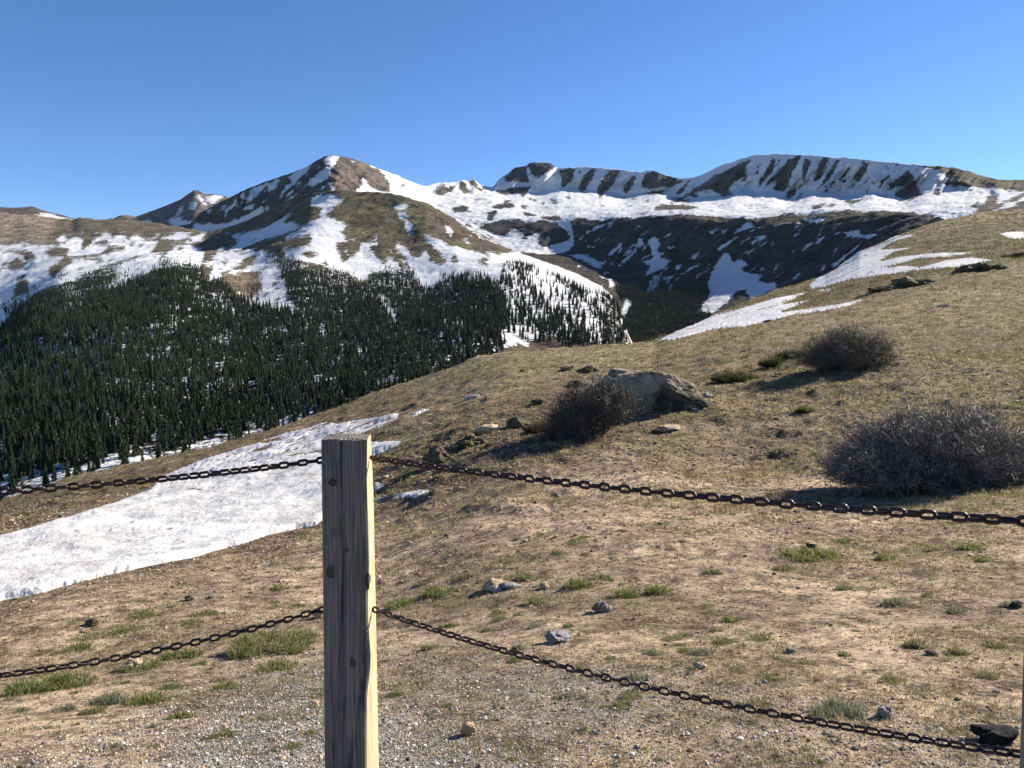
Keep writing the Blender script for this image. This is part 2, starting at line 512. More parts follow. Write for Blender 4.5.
def tint_map(x0, y0, x1, y1, base, regions, br, ss=1):
    ms = [Mask(x0, y0, x1, y1, ss, base[k]) for k in range(3)]
    for poly, col in regions:
        for k in range(3): ms[k].fill(poly, col[k])
    for k in range(3): ms[k].blur(br)
    return lambda u, v: np.stack([m.at(u, v) for m in ms], -1)
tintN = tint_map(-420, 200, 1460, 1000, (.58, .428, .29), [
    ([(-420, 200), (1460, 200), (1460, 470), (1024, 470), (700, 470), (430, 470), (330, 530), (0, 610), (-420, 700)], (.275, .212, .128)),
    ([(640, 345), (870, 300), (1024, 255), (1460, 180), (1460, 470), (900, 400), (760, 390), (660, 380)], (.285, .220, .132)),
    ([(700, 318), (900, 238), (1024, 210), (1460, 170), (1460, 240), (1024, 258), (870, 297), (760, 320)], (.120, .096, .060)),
    ([(430, 376), (480, 359), (535, 350), (640, 344), (640, 360), (560, 368), (480, 390)], (.34, .29, .16)),
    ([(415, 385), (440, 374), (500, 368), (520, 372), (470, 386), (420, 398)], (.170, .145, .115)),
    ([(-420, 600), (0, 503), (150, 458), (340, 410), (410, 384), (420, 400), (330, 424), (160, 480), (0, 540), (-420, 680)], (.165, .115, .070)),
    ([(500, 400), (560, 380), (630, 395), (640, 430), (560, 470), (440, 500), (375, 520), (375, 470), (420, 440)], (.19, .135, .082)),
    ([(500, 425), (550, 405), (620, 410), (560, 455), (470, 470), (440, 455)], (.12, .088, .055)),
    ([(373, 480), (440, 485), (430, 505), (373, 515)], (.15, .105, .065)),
    ([(318, 500), (318, 535), (225, 558), (125, 582), (0, 612), (-100, 650), (-100, 640), (0, 598), (125, 570), (225, 545)], (.22, .155, .10)),
    ([(0, 500), (150, 458), (200, 450), (150, 480), (75, 505), (0, 525)], (.14, .10, .062)),
    ([(790, 350), (840, 380), (900, 385), (860, 400), (780, 395), (760, 370)], (.20, .16, .09)),
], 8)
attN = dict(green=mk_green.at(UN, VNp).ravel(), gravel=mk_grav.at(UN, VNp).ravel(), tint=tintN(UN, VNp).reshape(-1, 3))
# the back of the hill, out of sight, and the ground behind the photographer
back = []
for kd, kz in ((1.12, .05), (1.5, .22), (2.1, .42)):
    Q = PN[-1].copy()
    dd = PN[-1, :, 1]
    fall = np.where(dd > 200, .10, 1.0)
    Q[:, 0] *= kd; Q[:, 1] *= kd
    Q[:, 2] = PN[-1, :, 2] - kz * np.minimum(dd, 200) * fall * 1.1
    back.append(Q)
front = []
Q = PN[0].copy(); Q[:, 0] *= 2; Q[:, 1] = -1.0; Q[:, 2] = 0; front.append(Q)
Q0 = PN[0].copy(); Q0[:, 0] *= 14; Q0[:, 1] = -14.0; Q0[:, 2] = 0.3
PNall = np.concatenate([Q0[None], front[0][None], PN, np.array(back)], 0)
def padrows(a, k0, k1, ncomp=None):
    a = a.reshape(NR, len(US), -1)
    return np.concatenate([np.repeat(a[:1], k0, 0), a, np.repeat(a[-1:], k1, 0)], 0)
at = {k: padrows(np.asarray(v), 2, 3) for k, v in attN.items()}
at = {k: (v.reshape(-1, 3) if k == 'tint' else v.ravel()) for k, v in at.items()}
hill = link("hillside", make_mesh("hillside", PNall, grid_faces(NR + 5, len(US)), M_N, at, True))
tag(hill, kind="structure")

# ------------------------------------------------------------------ far terrain sheets
def sheet(u0, u1, du, rows, nsub, back_rows, dispfn):
    """rows from the crest down to the foot, each (v polyline, d polyline); returns point grid and (u, v) of every vertex"""
    u = np.arange(u0, u1 + .01, du)
    vv = np.array([poly_interp(r[0], u) for r in rows]); dd = np.array([poly_interp(r[1], u) for r in rows])
    k7 = np.hanning(int(60 / du) | 1); k7 /= k7.sum(); h = len(k7) // 2
    k3 = np.hanning(int(24 / du) | 1); k3 /= k3.sum(); h3 = len(k3) // 2
    dd = np.array([np.convolve(np.pad(x, h, mode='edge'), k7, mode='valid') for x in dd])
    for i in range(1, len(vv)): vv[i] = np.convolve(np.pad(vv[i], h3, mode='edge'), k3, mode='valid')
    t = np.arange(len(rows), dtype=float)
    ti = np.concatenate([np.linspace(k, k + 1, n, endpoint=False) for k, n in enumerate(nsub)] + [[len(rows) - 1.0]])
    V = np.zeros((len(ti), len(u))); D = np.zeros_like(V)
    for c in range(len(u)):
        V[:, c] = pchip(t, vv[:, c], ti); D[:, c] = np.exp(pchip(t, np.log(dd[:, c]), ti))
    U = np.broadcast_to(u, V.shape)
    P = dispfn(unproj(U, V, D), U, V, D, ti[:, None] * np.ones_like(V))
    Bk = []
    for dk, dz in back_rows:
        Q = P[0].copy(); s = (Q[:, 1] + dk) / Q[:, 1]
        Q[:, 0] *= s; Q[:, 1] += dk; Q[:, 2] -= dz; Bk.append(Q)
    n = len(Bk)
    P = np.concatenate([np.array(Bk[::-1]), P], 0)
    U2 = np.concatenate([np.repeat(U[:1], n, 0), U], 0); V2 = np.concatenate([np.repeat(V[:1], n, 0), V], 0)
    return P, U2, V2, n

CREST_B = [(120, 245), (150, 236), (190, 223), (200, 213), (215, 205), (240, 192), (260, 184), (280, 177), (300, 170), (315, 161.5), (325, 156), (330, 155), (338, 155.5), (345, 157), (360, 161),
           (375, 167), (390, 173), (405, 179), (415, 184), (425, 185.5), (440, 183), (455, 182), (462, 180.5), (468, 182), (474, 180), (480, 185), (492, 187.5), (499, 180),
           (508, 173), (515, 168), (525, 166), (530, 163), (536, 162), (550, 163), (557, 168), (575, 168), (580, 167), (600, 168.5), (620, 170), (640, 173), (652, 171), (665, 175),
           (680, 178), (695, 177), (710, 172), (725, 165), (740, 159), (755, 155), (780, 154), (800, 155), (830, 157), (860, 159), (890, 162), (910, 164),
           (940, 166), (960, 170), (985, 176), (1000, 179), (1024, 180), (1100, 182), (1460, 190)]
rowsB = [
    (CREST_B, [(120, 4700), (190, 4500), (260, 4200), (335, 4000), (420, 4600), (500, 5000), (560, 5000), (650, 4700), (720, 4200), (780, 3900), (860, 3500), (920, 3100), (960, 2950), (1024, 2800), (1460, 2500)]),
    ([(120, 250), (200, 226), (260, 200), (335, 178), (420, 194), (500, 194), (535, 191), (560, 186), (598, 190), (622, 195), (655, 190), (683, 198), (716, 195), (735, 188), (770, 191), (788, 196), (812, 189), (850, 193), (870, 188), (900, 199), (925, 190), (980, 192), (1024, 196), (1460, 200)],
     [(120, 4500), (200, 4300), (260, 4000), (335, 3700), (380, 4000), (420, 4400), (500, 4750), (560, 4850), (650, 4550), (700, 4150), (760, 3780), (860, 3380), (920, 2880), (980, 2650), (1024, 2500), (1460, 2200)]),
    ([(120, 260), (200, 238), (260, 228), (335, 212), (420, 212), (480, 216), (560, 222), (600, 219), (650, 217), (700, 214), (724, 217), (769, 216), (826, 212), (888, 210.5), (940, 210), (1024, 206), (1460, 212)],
     [(120, 4300), (335, 3400), (420, 3800), (500, 3500), (560, 3250), (600, 3100), (650, 2920), (700, 2760), (800, 2450), (900, 2050), (940, 1900), (1024, 1700), (1460, 1500)]),
    ([(120, 280), (335, 245), (420, 232), (500, 243), (560, 250), (600, 258), (650, 268), (700, 272), (760, 268), (850, 250), (940, 232), (1024, 222), (1460, 225)],
     [(120, 3500), (335, 3000), (420, 3200), (500, 3100), (560, 2960), (600, 2850), (650, 2680), (700, 2480), (800, 2080), (900, 1720), (940, 1600), (1024, 1450), (1460, 1300)]),
    ([(120, 320), (420, 290), (500, 300), (560, 312), (600, 332), (620, 346), (660, 346), (700, 334), (760, 318), (850, 300), (940, 280), (1024, 270), (1460, 265)],
     [(120, 2700), (500, 2100), (560, 1800), (600, 1550), (660, 1500), (700, 1600), (760, 1650), (850, 1500), (940, 1300), (1460, 1000)]),
    ([(120, 360), (420, 330), (600, 375), (660, 390), (760, 370), (940, 330), (1460, 310)],
     [(120, 2200), (500, 1600), (600, 1250), (760, 1300), (940, 1050), (1460, 800)]),
]
def dispB(P, U, V, D, T):
    q = U + .85 * V
    w = np.clip(1 - np.abs(T - .55) / .6, 0, 1) * np.clip((U - 330) / 60, 0, 1)
    rib = ridged(np.stack([q / 26, V / 60, 0 * q], -1), 3, 21)
    rib2 = ridged(np.stack([(U - .9 * V) / 22, V / 50, 0 * q + 5], -1), 3, 23)
    w2 = np.clip(1 - np.abs(T - .6) / .75, 0, 1) * np.clip((440 - U) / 60, 0, 1)
    gl = ridged(np.stack([(U + .8 * V) / 38, V / 120, 0 * q + 9], -1), 3, 25) * np.clip(1 - np.abs(T - 3.0) / 1.1, 0, 1)
    rib = rib + .5 * ridged(np.stack([q / 9, V / 30, 0 * q + 2], -1), 2, 27)
    big = fbm(np.stack([U / 60, V / 40, 0 * q + 3], -1), 3, 28)
    off = -(rib * 85 * w + rib2 * 75 * w2 + gl * 34) - 130 * fbm(np.stack([(U + .7 * V) / 34, V / 26, 0 * q + 6], -1), 4, 29, .6) * np.exp(-((T - .95) / .6) ** 2) + big * 90 * np.clip(T, 0, 1) * np.clip(2.2 - T, 0, 1)
    s = (D + off) / D
    P = P.copy(); P[..., 0] *= s; P[..., 1] *= s; P[..., 2] = CZ + (P[..., 2] - CZ) * s
    n = fbm(P / 300, 5, 31, .55) * 12 + fbm(P / 70, 5, 33, .68) * 11
    P[..., 2] += n * np.where(T < .15, .8, 1.0)
    return P
PB, UB, VB, nb = sheet(120, 1460, 1.6, rowsB, [56, 56, 70, 70, 14], [(350, 150), (2500, 700)], dispB)

rowsL = [
    ([(-420, 215), (0, 213), (40, 216), (72, 219.5), (80, 217.5), (88, 218), (100, 219.5), (118, 218.5), (150, 221.5), (185, 228), (205, 232), (225, 228), (250, 219), (270, 209), (290, 199), (310, 193.5),
      (340, 190.5), (380, 192), (400, 195), (425, 202), (450, 215), (470, 227), (490, 239), (510, 250), (530, 257), (560, 267), (580, 275), (600, 286), (609, 292), (615, 299), (620, 310), (626, 328), (632, 345), (640, 354)],
     [(-420, 3200), (0, 2900), (150, 2900), (205, 2700), (250, 2400), (310, 2100), (380, 2000), (450, 1800), (510, 1600), (560, 1450), (612, 1250), (640, 1150)]),
    ([(-420, 250), (0, 248), (60, 244), (150, 243), (205, 245), (250, 237), (310, 218), (380, 218), (425, 225), (470, 245), (510, 259), (560, 277), (600, 297), (615, 309), (624, 328), (640, 358)],
     [(-420, 2600), (0, 2450), (150, 2350), (250, 2050), (310, 1850), (380, 1780), (450, 1580), (510, 1430), (560, 1300), (600, 1180), (640, 1080)]),
    ([(-420, 360), (-60, 345), (0, 325), (58, 290), (115, 278), (175, 268), (250, 285), (300, 270), (350, 278), (420, 285), (470, 276), (510, 275), (560, 295), (600, 312), (622, 334), (640, 361)],
     [(-420, 1000), (0, 1100), (115, 1250), (250, 1200), (350, 1300), (470, 1250), (510, 1220), (560, 1120), (600, 1060), (640, 1000)]),
    ([(-420, 440), (0, 410), (115, 370), (250, 360), (350, 340), (470, 315), (510, 312), (560, 318), (600, 330), (620, 345), (640, 364)],
     [(-420, 500), (0, 580), (250, 720), (350, 800), (470, 900), (560, 950), (640, 940)]),
    ([(-420, 585), (0, 512), (66, 487), (159, 467), (266, 442), (328, 422), (385, 400), (426, 387), (479, 369), (532, 360), (580, 355), (610, 356), (640, 368)],
     [(-420, 260), (0, 330), (159, 380), (328, 450), (426, 550), (532, 750), (640, 850)]),
    ([(-420, 660), (0, 590), (328, 490), (532, 410), (640, 410)],
     [(-420, 210), (0, 260), (328, 350), (532, 600), (640, 700)]),
]
def dispL(P, U, V, D, T):
    gl = ridged(np.stack([(U + .35 * V) / 45, V / 90, 0 * U], -1), 3, 41) * np.clip(1 - np.abs(T - .8) / .9, 0, 1)
    s = 1 - gl * 14 / D
    P = P.copy(); P[..., 0] *= s; P[..., 1] *= s; P[..., 2] = CZ + (P[..., 2] - CZ) * s
    P[..., 2] += fbm(P / 160, 4, 43, .5) * 9 * np.clip(T + .1, 0, 1) + 1.5 * fbm(P / 36, 4, 45, .6) * np.clip(.0016 * D, .4, 3.0)
    return P
PL, UL, VL, nl = sheet(-420, 640, 1.6, rowsL, [46, 50, 50, 50, 12], [(300, 100), (1500, 420)], dispL)

rowsF1 = [([(-420, 196), (-100, 203), (0, 207), (20, 207), (33, 206), (40, 209), (50, 212), (62, 215), (75, 219), (90, 226), (130, 240)], [(-420, 6000), (130, 6300)]),
          ([(-420, 225), (0, 222), (75, 228), (130, 250)], [(-420, 5600), (130, 5900)]),
          ([(-420, 290), (130, 290)], [(-420, 4600), (130, 4800)])]
rowsF2 = [([(80, 228), (105, 221), (113, 218.5), (120, 215.5), (128, 215), (135, 217), (150, 212), (165, 206), (180, 200), (188, 194), (194, 190), (199, 190), (206, 194), (212, 193), (225, 196), (240, 201), (340, 225)], [(80, 6200), (340, 6600)]),
          ([(80, 236), (150, 226), (197, 212), (240, 215), (340, 240)], [(80, 5900), (197, 5850), (340, 6300)]),
          ([(80, 290), (340, 290)], [(80, 5000), (340, 5200)])]
def dispF(P, U, V, D, T):
    rib = ridged(np.stack([(U + .6 * V) / 24, V / 70, 0 * U], -1), 3, 51) * np.clip(1 - np.abs(T - .6) / .7, 0, 1)
    s = 1 - rib * 70 / D
    P = P.copy(); P[..., 0] *= s; P[..., 1] *= s; P[..., 2] = CZ + (P[..., 2] - CZ) * s
    P[..., 2] += fbm(P / 250, 4, 53, .6) * 10
    return P
PF1, UF1, VF1, n1 = sheet(-420, 130, 2, rowsF1, [24, 16], [(400, 180), (2500, 700)], dispF)
PF2, UF2, VF2, n2 = sheet(80, 340, 2, rowsF2, [30, 16], [(400, 180), (2500, 700)], dispF)

# --- where snow lies on the far slopes (surface maps)
snB = Mask(100, 140, 1460, 420, 3, 1.0)
snB.fill([(100, 140), (371, 140), (371, 166), (378, 168), (389, 183), (391, 192), (372, 191), (360, 260), (100, 420)], 0)
for p in [
    [(323.8, 158.6), (330.6, 155.2), (340, 156.2), (336.5, 163), (326.7, 179), (317, 184), (307, 185), (315, 176), (330.6, 165.4), (324.8, 164.4)],
    [(313, 162.5), (307, 171), (295.5, 181), (281.8, 193.7), (279.8, 193.7), (291.6, 181), (288.6, 178), (299, 170)],
    [(268, 185), (278, 179), (279, 182), (274, 189.8), (268, 191.8)],
    [(250.5, 189.8), (264, 184), (260, 193.7), (246.6, 203.5), (248.6, 196.6)],
    [(231, 204.5), (238, 195.7), (237, 202.5), (232, 208), (222, 212)],
    [(194, 222), (201.7, 225), (229, 223), (244.7, 216), (258, 208), (263, 204.5), (264, 214), (252.5, 223), (235, 232), (219, 240), (190, 240)],
    [(243.7, 207), (256, 203.5), (252.5, 208), (244.5, 211)],
    [(281.8, 208), (291.6, 196.6), (294.5, 198.6), (288.7, 205), (301, 198.6), (295.5, 205), (280, 212)],
    [(327.7, 180), (335.5, 189.8), (332, 191), (326.7, 182)],
    [(362, 175), (366, 180), (369.7, 186), (380, 190), (390, 192), (384, 197), (350, 193), (352, 190), (362, 188)],
    [(348, 160), (356, 161), (354, 163)], [(285, 186), (290, 183), (288, 190)], [(205, 212), (212, 208), (209, 214)]]:
    snB.fill(p, 1)
for p in [
    [(436, 192.7), (444, 184), (446, 188), (454.7, 186), (451.8, 191.8), (438, 196.6)],
    [(459.6, 181), (462.5, 181), (471, 192.7), (463.5, 193.7), (459, 188)],
    [(467.4, 182), (474, 178), (479, 187), (487, 190), (481, 191), (471, 186)],
    [(452, 207), (463.5, 205.4), (470, 208), (463.5, 212.6), (453.7, 213)],
    [(504.5, 178), (516, 166), (526, 165), (529, 181), (518, 182), (506.5, 182)],
    [(526, 163), (535.8, 160), (551, 160), (557, 167), (547.5, 172), (537.7, 178), (530, 172)],
    [(494.8, 190.8), (504.5, 189.8), (516, 187), (532, 186), (528, 192.7), (522, 198.6), (520, 192.7), (504.5, 195.7)],
    [(493, 205.4), (512, 203.5), (514, 207), (494, 208)], [(520, 204.4), (532, 207), (522, 208)],
    [(522, 212), (538, 214), (528, 217)], [(487, 214), (497, 211), (493, 220), (488, 221)], [(541, 215), (552, 216), (545, 218)],
    [(560, 170), (576, 168), (572, 180), (562, 188)], [(578, 188), (584, 176), (592, 168), (597, 169), (590, 182), (582, 194)],
    [(597, 190), (603, 178), (612, 170), (622, 171), (616, 180), (606, 192), (600, 200)], [(622, 190), (630, 178), (637, 174), (634, 184), (626, 195)],
    [(642, 186), (645, 174), (655, 171), (668, 175), (683.4, 181), (675.6, 184), (671.7, 187), (660, 187), (648, 190)],
    [(643, 195), (652, 190), (668, 190), (660, 196)],
    [(674.6, 194.7), (689, 180), (691, 181), (680, 195)],
    [(480, 227), (499.5, 220.5), (519, 219.5), (532.7, 225), (540.5, 221.5), (558, 223.4), (571.8, 236), (570, 239), (558, 241), (542.5, 247), (536.6, 239), (540.5, 231), (525, 236), (515, 229), (505, 235), (491.7, 233), (484, 229)],
    [(540, 219), (556, 217), (566, 221), (556, 222)],
    [(669.8, 204.5), (699, 187), (724.5, 172), (749.8, 159.5), (753, 160.5), (746, 167), (746, 175), (734, 183), (728, 190.8), (734, 195.7), (722.5, 197.5), (712.7, 188.8), (695, 193.7), (677.6, 202)],
    [(757.7, 187), (760, 180), (769, 165.4), (773, 157), (776, 159.5), (773, 169), (765.5, 179), (760, 188)],
    [(763.5, 188), (769, 179), (781, 169), (789, 158.6), (800.6, 155), (796.7, 165.4), (791, 173), (789, 187), (783, 192.7), (773, 188), (777, 179)],
    [(801.6, 182), (802.6, 169), (803.5, 159.5), (811, 159.5), (810, 165.4), (804, 183)],
    [(813, 182), (816, 173), (822, 158.6), (829, 157.6), (826, 165.4), (820, 182)],
    [(823, 183), (830, 171), (837.7, 158.6), (839.7, 160.5), (832, 175), (825, 184)],
    [(840.7, 177), (851.4, 162.5), (849.5, 169), (842.6, 178)], [(842, 181), (847, 179), (845, 184)],
    [(853, 176), (860, 165.4), (869, 161.5), (866, 172), (857, 183)], [(879.7, 180), (890, 172), (891, 175), (881.6, 183)],
    [(886.5, 189), (892, 182), (910, 170), (913, 177), (919.7, 192.7), (923.6, 194.7), (910, 201.5), (894, 195.7), (906, 186), (888, 190)],
    [(785, 198.6), (787, 192.7), (796.7, 187), (795, 193.7), (789, 200.5)], [(795, 201.5), (804.5, 189.8), (797, 202)],
    [(824, 193), (832, 185), (826, 193)], [(815, 192), (819, 186), (819, 191)],
    [(810, 205), (826, 202.5), (822, 207.5), (812, 208)], [(824, 206), (837.7, 203.5), (832, 208)], [(843.5, 200.5), (868, 199.6), (849, 205.9)],
    [(655, 208), (671.7, 205.4), (699, 207), (690, 210.5), (655, 211)], [(676, 202), (691, 200.5), (685, 203)],
    [(933, 194), (937, 190), (940.5, 193), (937, 197)], [(968.5, 208), (978, 200.5), (981, 203.5), (978, 209)],
    [(974, 214), (990, 194.7), (999.8, 194.7), (996, 202.5), (1024, 194), (1080, 192), (1080, 196.6), (1024, 197.5), (1000, 206), (990, 215)],
    [(990, 216), (1024, 200.5), (1100, 198), (1100, 225), (1000, 222)],
    [(910, 158), (917.8, 164.8), (933, 169), (946, 177), (947, 180), (944, 185.5), (984, 187), (1024, 189), (1460, 197), (1460, 140), (940, 140)],
    [(570, 223), (581, 218.5), (597, 219.5), (617, 217.6), (646, 217), (660, 216), (689, 213), (712, 214), (724, 217), (748, 218.5), (769, 216), (797, 213), (826, 211.5), (843, 210.5), (888, 210),
     (910, 212), (930, 215), (960, 230), (1100, 250), (1460, 230), (1460, 420), (500, 420), (480, 300), (470, 235), (490, 240), (515, 250), (540, 254), (560, 252.5), (572, 248), (574, 236)]]:
    snB.fill(p, 0)
for p in [
    [(584.5, 230), (601, 222.5), (614.7, 220.5), (601, 225.4), (586, 232)], [(607, 252.7), (620.6, 244), (621, 247), (609.5, 254)],
    [(617.7, 265.4), (622.5, 260.5), (636, 247), (638, 238), (649, 229.3), (642, 237), (645, 246), (638, 246), (630.4, 256.6), (619.5, 266.6)],
    [(648, 238), (659.7, 239), (656.8, 248.8), (659.7, 256.6), (671, 258.6), (665.5, 266.4), (642, 277), (652, 266.4), (644, 261.5), (653.8, 258.6), (651, 248.8)],
    [(650, 282), (663.6, 271), (657.7, 281), (659.5, 284), (646, 291.8), (648, 287)], [(583.5, 245), (597, 246), (589, 248)],
    [(568.9, 254.7), (583.5, 253.7), (585.5, 256.6), (601, 261.5), (605, 263.5), (593, 264), (577.7, 259)],
    [(588, 258), (603, 267), (598, 269), (586, 261)],
    [(597, 275), (607, 277), (613.8, 282), (613.8, 288), (610, 287), (609, 281)],
    [(625.5, 299.6), (632, 303.5), (624.5, 321), (605, 342), (598, 344), (605, 334.7), (620.6, 317), (623.6, 307)],
    [(724, 252), (728, 252), (733, 261), (742, 257), (750, 263), (740, 268), (752, 273), (762, 274), (757, 280), (777, 282), (771, 289), (752, 297), (745, 290), (735, 294), (724, 304), (712, 312), (700, 310), (708, 300), (707, 285), (714, 266)],
    [(732, 231), (742, 224), (750, 221), (754, 225), (746, 227), (734.5, 232)], [(749, 231), (761.6, 225), (752, 231.5)], [(771, 224), (797, 220.5), (792, 224), (775, 225)],
    [(802.6, 219), (828, 217), (816, 223)], [(709, 231), (718.6, 224), (713, 233)], [(720, 230), (727, 228), (724, 233)], [(718, 247), (728, 240), (733, 235), (730, 242), (722, 248)],
    [(678.5, 274.8), (689, 267), (702, 259), (699, 263), (681.5, 275.5)], [(690, 256), (699, 249), (694, 257)], [(757, 236), (767, 234), (760, 239)], [(770, 246), (774, 240), (773, 246)],
    [(843.5, 231), (859, 230), (861, 237.6), (877, 237), (869, 240.6), (851, 236.5)], [(832, 263), (847.4, 253), (862, 243.5), (859.5, 247), (845.5, 257), (834, 265)],
    [(804, 244), (813, 243), (808, 247)], [(667, 246), (676, 244), (671, 248)], [(666, 289), (672, 283), (671, 290)], [(674, 265), (682, 262), (678, 269)], [(662, 279), (676, 274), (668, 282)]]:
    snB.fill(p, 1)
rq = np.random.default_rng(5)
def lens(m, u, v, l, w, ang, val):
    c, s_ = math.cos(ang), math.sin(ang)
    q = [(-l, 0), (-.5 * l, -w * rq.uniform(.5, 1)), (.3 * l, -w), (l, rq.uniform(-.3, .3) * w), (.4 * l, w * rq.uniform(.5, 1)), (-.4 * l, w)]
    m.fill([(u + x * c - y * s_, v + x * s_ + y * c) for x, y in q], val)
for _ in range(95):                                    # thin snow streaks left in the gullies of the dark slope
    u = rq.uniform(575, 850); v = rq.uniform(221, 300)
    if v > 300 - max(0, u - 700) * .25: continue
    lens(snB, u, v, rq.uniform(3, 9), rq.uniform(.3, .75), R(rq.normal(-42, 9)), 1)
for _ in range(90):                                     # rubble showing through the snow bench
    u = rq.uniform(425, 700); v = rq.uniform(196, 238)
    lens(snB, u, v, rq.uniform(1.5, 6), rq.uniform(.4, 1.2), R(rq.normal(5, 10)), 0)
for _ in range(70):                                     # snow caught on the left flank of the peak
    u = rq.uniform(200, 325); v = rq.uniform(165, 232)
    lens(snB, u, v, rq.uniform(1.5, 5), rq.uniform(.4, 1.0), R(rq.normal(-50, 15)), 1)
for _ in range(70):                                     # narrow rock ribs
    u = rq.uniform(560, 920); v = rq.uniform(160, 192)
    lens(snB, u, v, rq.uniform(2, 7), rq.uniform(.4, .9), R(rq.normal(-55, 8)), 0)
snB.soft(4, .6)

snL = Mask(-420, 180, 660, 700, 3, 0)
for p in [
    [(-420, 262), (-100, 250), (0, 245.4), (12, 245), (25, 242.5), (39, 246), (49, 244), (59, 247), (60, 242), (53, 238.6), (64, 234), (67, 238.6), (78, 236.6), (86, 239.6), (80, 248), (84, 250.7), (92, 240.5), (105, 233), (111, 233.7),
     (113, 238), (118, 235), (125, 235.7), (127, 240.5), (135, 235.7), (144.5, 237.6), (148, 240.5), (158, 241.5), (156, 247), (150, 254), (166, 253), (176, 246), (187, 245), (197, 247), (205, 252), (200, 270), (150, 285), (100, 296), (60, 300), (30, 312), (8, 325), (0, 335), (-420, 400)],
    [(163, 235.7), (181.6, 232), (192, 233), (185.5, 238.6), (176, 240.5), (165, 239.5)], [(183.6, 241.5), (200, 233.5), (207.6, 231.8), (201.7, 239.6), (190, 244.5)],
    [(311, 198.6), (317, 195), (328.7, 193.7), (332.6, 196.6), (345, 198), (334.5, 208), (324.8, 218), (334.5, 219.7), (346, 225), (342, 232.8), (344, 239.6), (356, 241.6), (345, 243), (336.5, 246.4), (352, 257), (366, 249.4), (366, 245.5), (379.5, 243.5), (379, 246),
     (367.7, 249.4), (364, 257), (371.6, 265), (381, 265), (371, 268), (369.7, 274.8), (364, 281), (354, 277), (346, 272), (340, 272), (326.7, 266), (311, 262), (287.7, 258), (283.8, 251), (299, 247.4), (311, 246.4), (313, 241.6), (307, 235.7), (295.5, 239.6), (281.8, 240.6), (295.5, 233.8), (307, 226), (319, 219), (322.8, 210), (311, 208)],
    [(231, 235.7), (254.5, 230.8), (268, 226), (291.6, 212.7), (292, 215), (281.8, 223), (299, 224), (299, 228), (276, 237.7), (254.5, 243.5), (238.8, 251), (225, 255), (209.5, 255), (229, 249.4), (237, 243.5)],
    [(203.7, 263), (219, 253), (248.6, 249.4), (268, 253), (287.7, 265), (291.6, 269), (290, 285), (285, 296), (307, 311), (300, 314), (284, 309), (262, 305), (241, 299), (238, 290), (240.8, 272.8), (219, 276.7), (207.6, 280.6), (211.5, 271)],
    [(390, 205), (395, 203.5), (408, 204.5), (407, 209), (399, 210)], [(398.7, 214), (407, 214), (407, 220), (400, 219.7)], [(406, 222), (412.7, 224), (411.8, 233.8), (408, 233.8), (405, 226)],
    [(445, 224), (449, 226), (453.8, 234.7), (451, 236), (446, 230)], [(461.6, 239), (472, 243.5), (467, 243.5)], [(374, 236), (377, 234), (377, 241), (374, 242)],
    [(422.5, 234.7), (428, 234.7), (448, 243.5), (446, 247.4), (457.7, 247.4), (485, 255), (496.7, 259), (498, 268), (494.8, 276), (481, 284), (465.5, 278), (438, 286), (424.5, 292), (410.8, 272), (406.9, 261), (395, 246.4), (399, 243), (410.8, 253), (412.7, 261), (422.5, 260),
     (421.5, 255), (428, 256), (430, 263), (444, 265), (448, 262), (438, 253), (426, 241.5)],
    [(360, 246), (379.5, 243.5), (380, 246), (370, 249), (383, 265), (393, 259), (383, 258), (398, 265), (401, 279), (371.7, 276), (368, 270), (360, 277)],
    [(451.8, 217), (463.5, 222), (485, 237.7), (500, 246), (490, 243), (470, 230)],
    [(483, 249.4), (500, 255), (516, 251), (530, 256), (555, 264), (580, 273), (605, 287), (614, 298), (612, 315), (602, 332), (592, 345), (540, 352), (500, 345), (480, 300), (470, 284), (481, 270), (497, 262)],
    [(377, 293), (385, 296), (398, 316), (400, 325), (392, 318), (380, 302)]]:
    snL.fill(p, 1)
for p in [
    [(6, 249), (19.5, 250), (31, 252), (37, 258), (29, 260.5), (19.5, 255), (8, 252)], [(5, 265), (17.6, 258), (28, 263), (21.5, 268), (12, 268)],
    [(42, 252), (58.6, 248), (70, 250), (66, 255), (51, 256)], [(97, 241), (106, 239), (108, 246), (100, 245)],
    [(47, 270), (64.5, 258), (97.7, 254), (109, 247), (125, 248), (109, 253), (97.7, 258), (72, 260), (60.5, 272), (53, 278.6)], [(35, 274), (47, 279.6), (39, 278)],
    [(21, 278), (28, 280), (29, 295), (15.6, 297), (14, 290)], [(35, 295), (68, 283.5), (86, 275.7), (82, 281.6), (58.6, 289), (10, 320), (8, 316)],
    [(78, 277.6), (101.6, 269), (136.7, 257), (148, 255), (125, 264), (94, 274)], [(128, 247), (136, 240), (134, 247)],
    [(231, 268), (248.6, 257), (262, 256), (248.6, 265), (236, 270)], [(238, 275), (246, 272), (258, 272), (262, 290), (250, 298), (240, 294)],
    [(300, 252), (312, 251), (320, 254), (310, 258)], [(318, 262), (326, 259), (330, 264)], [(305, 236), (311, 234), (310, 240)], [(451.8, 257), (457.7, 258), (456.7, 262.7), (451, 262)], [(477, 257), (489, 259), (485, 265), (478, 263)],
    [(336, 247), (345, 246), (349, 258), (343, 262)], [(265, 262), (272, 259), (276, 263)]]:
    snL.fill(p, 0)
rq2 = np.random.default_rng(6)
def lens2(m, u, v, l, w, ang, val):
    c, s_ = math.cos(ang), math.sin(ang)
    q = [(-l, 0), (-.5 * l, -w * rq2.uniform(.5, 1)), (.3 * l, -w), (l, rq2.uniform(-.3, .3) * w), (.4 * l, w * rq2.uniform(.5, 1)), (-.4 * l, w)]
    m.fill([(u + x * c - y * s_, v + x * s_ + y * c) for x, y in q], val)
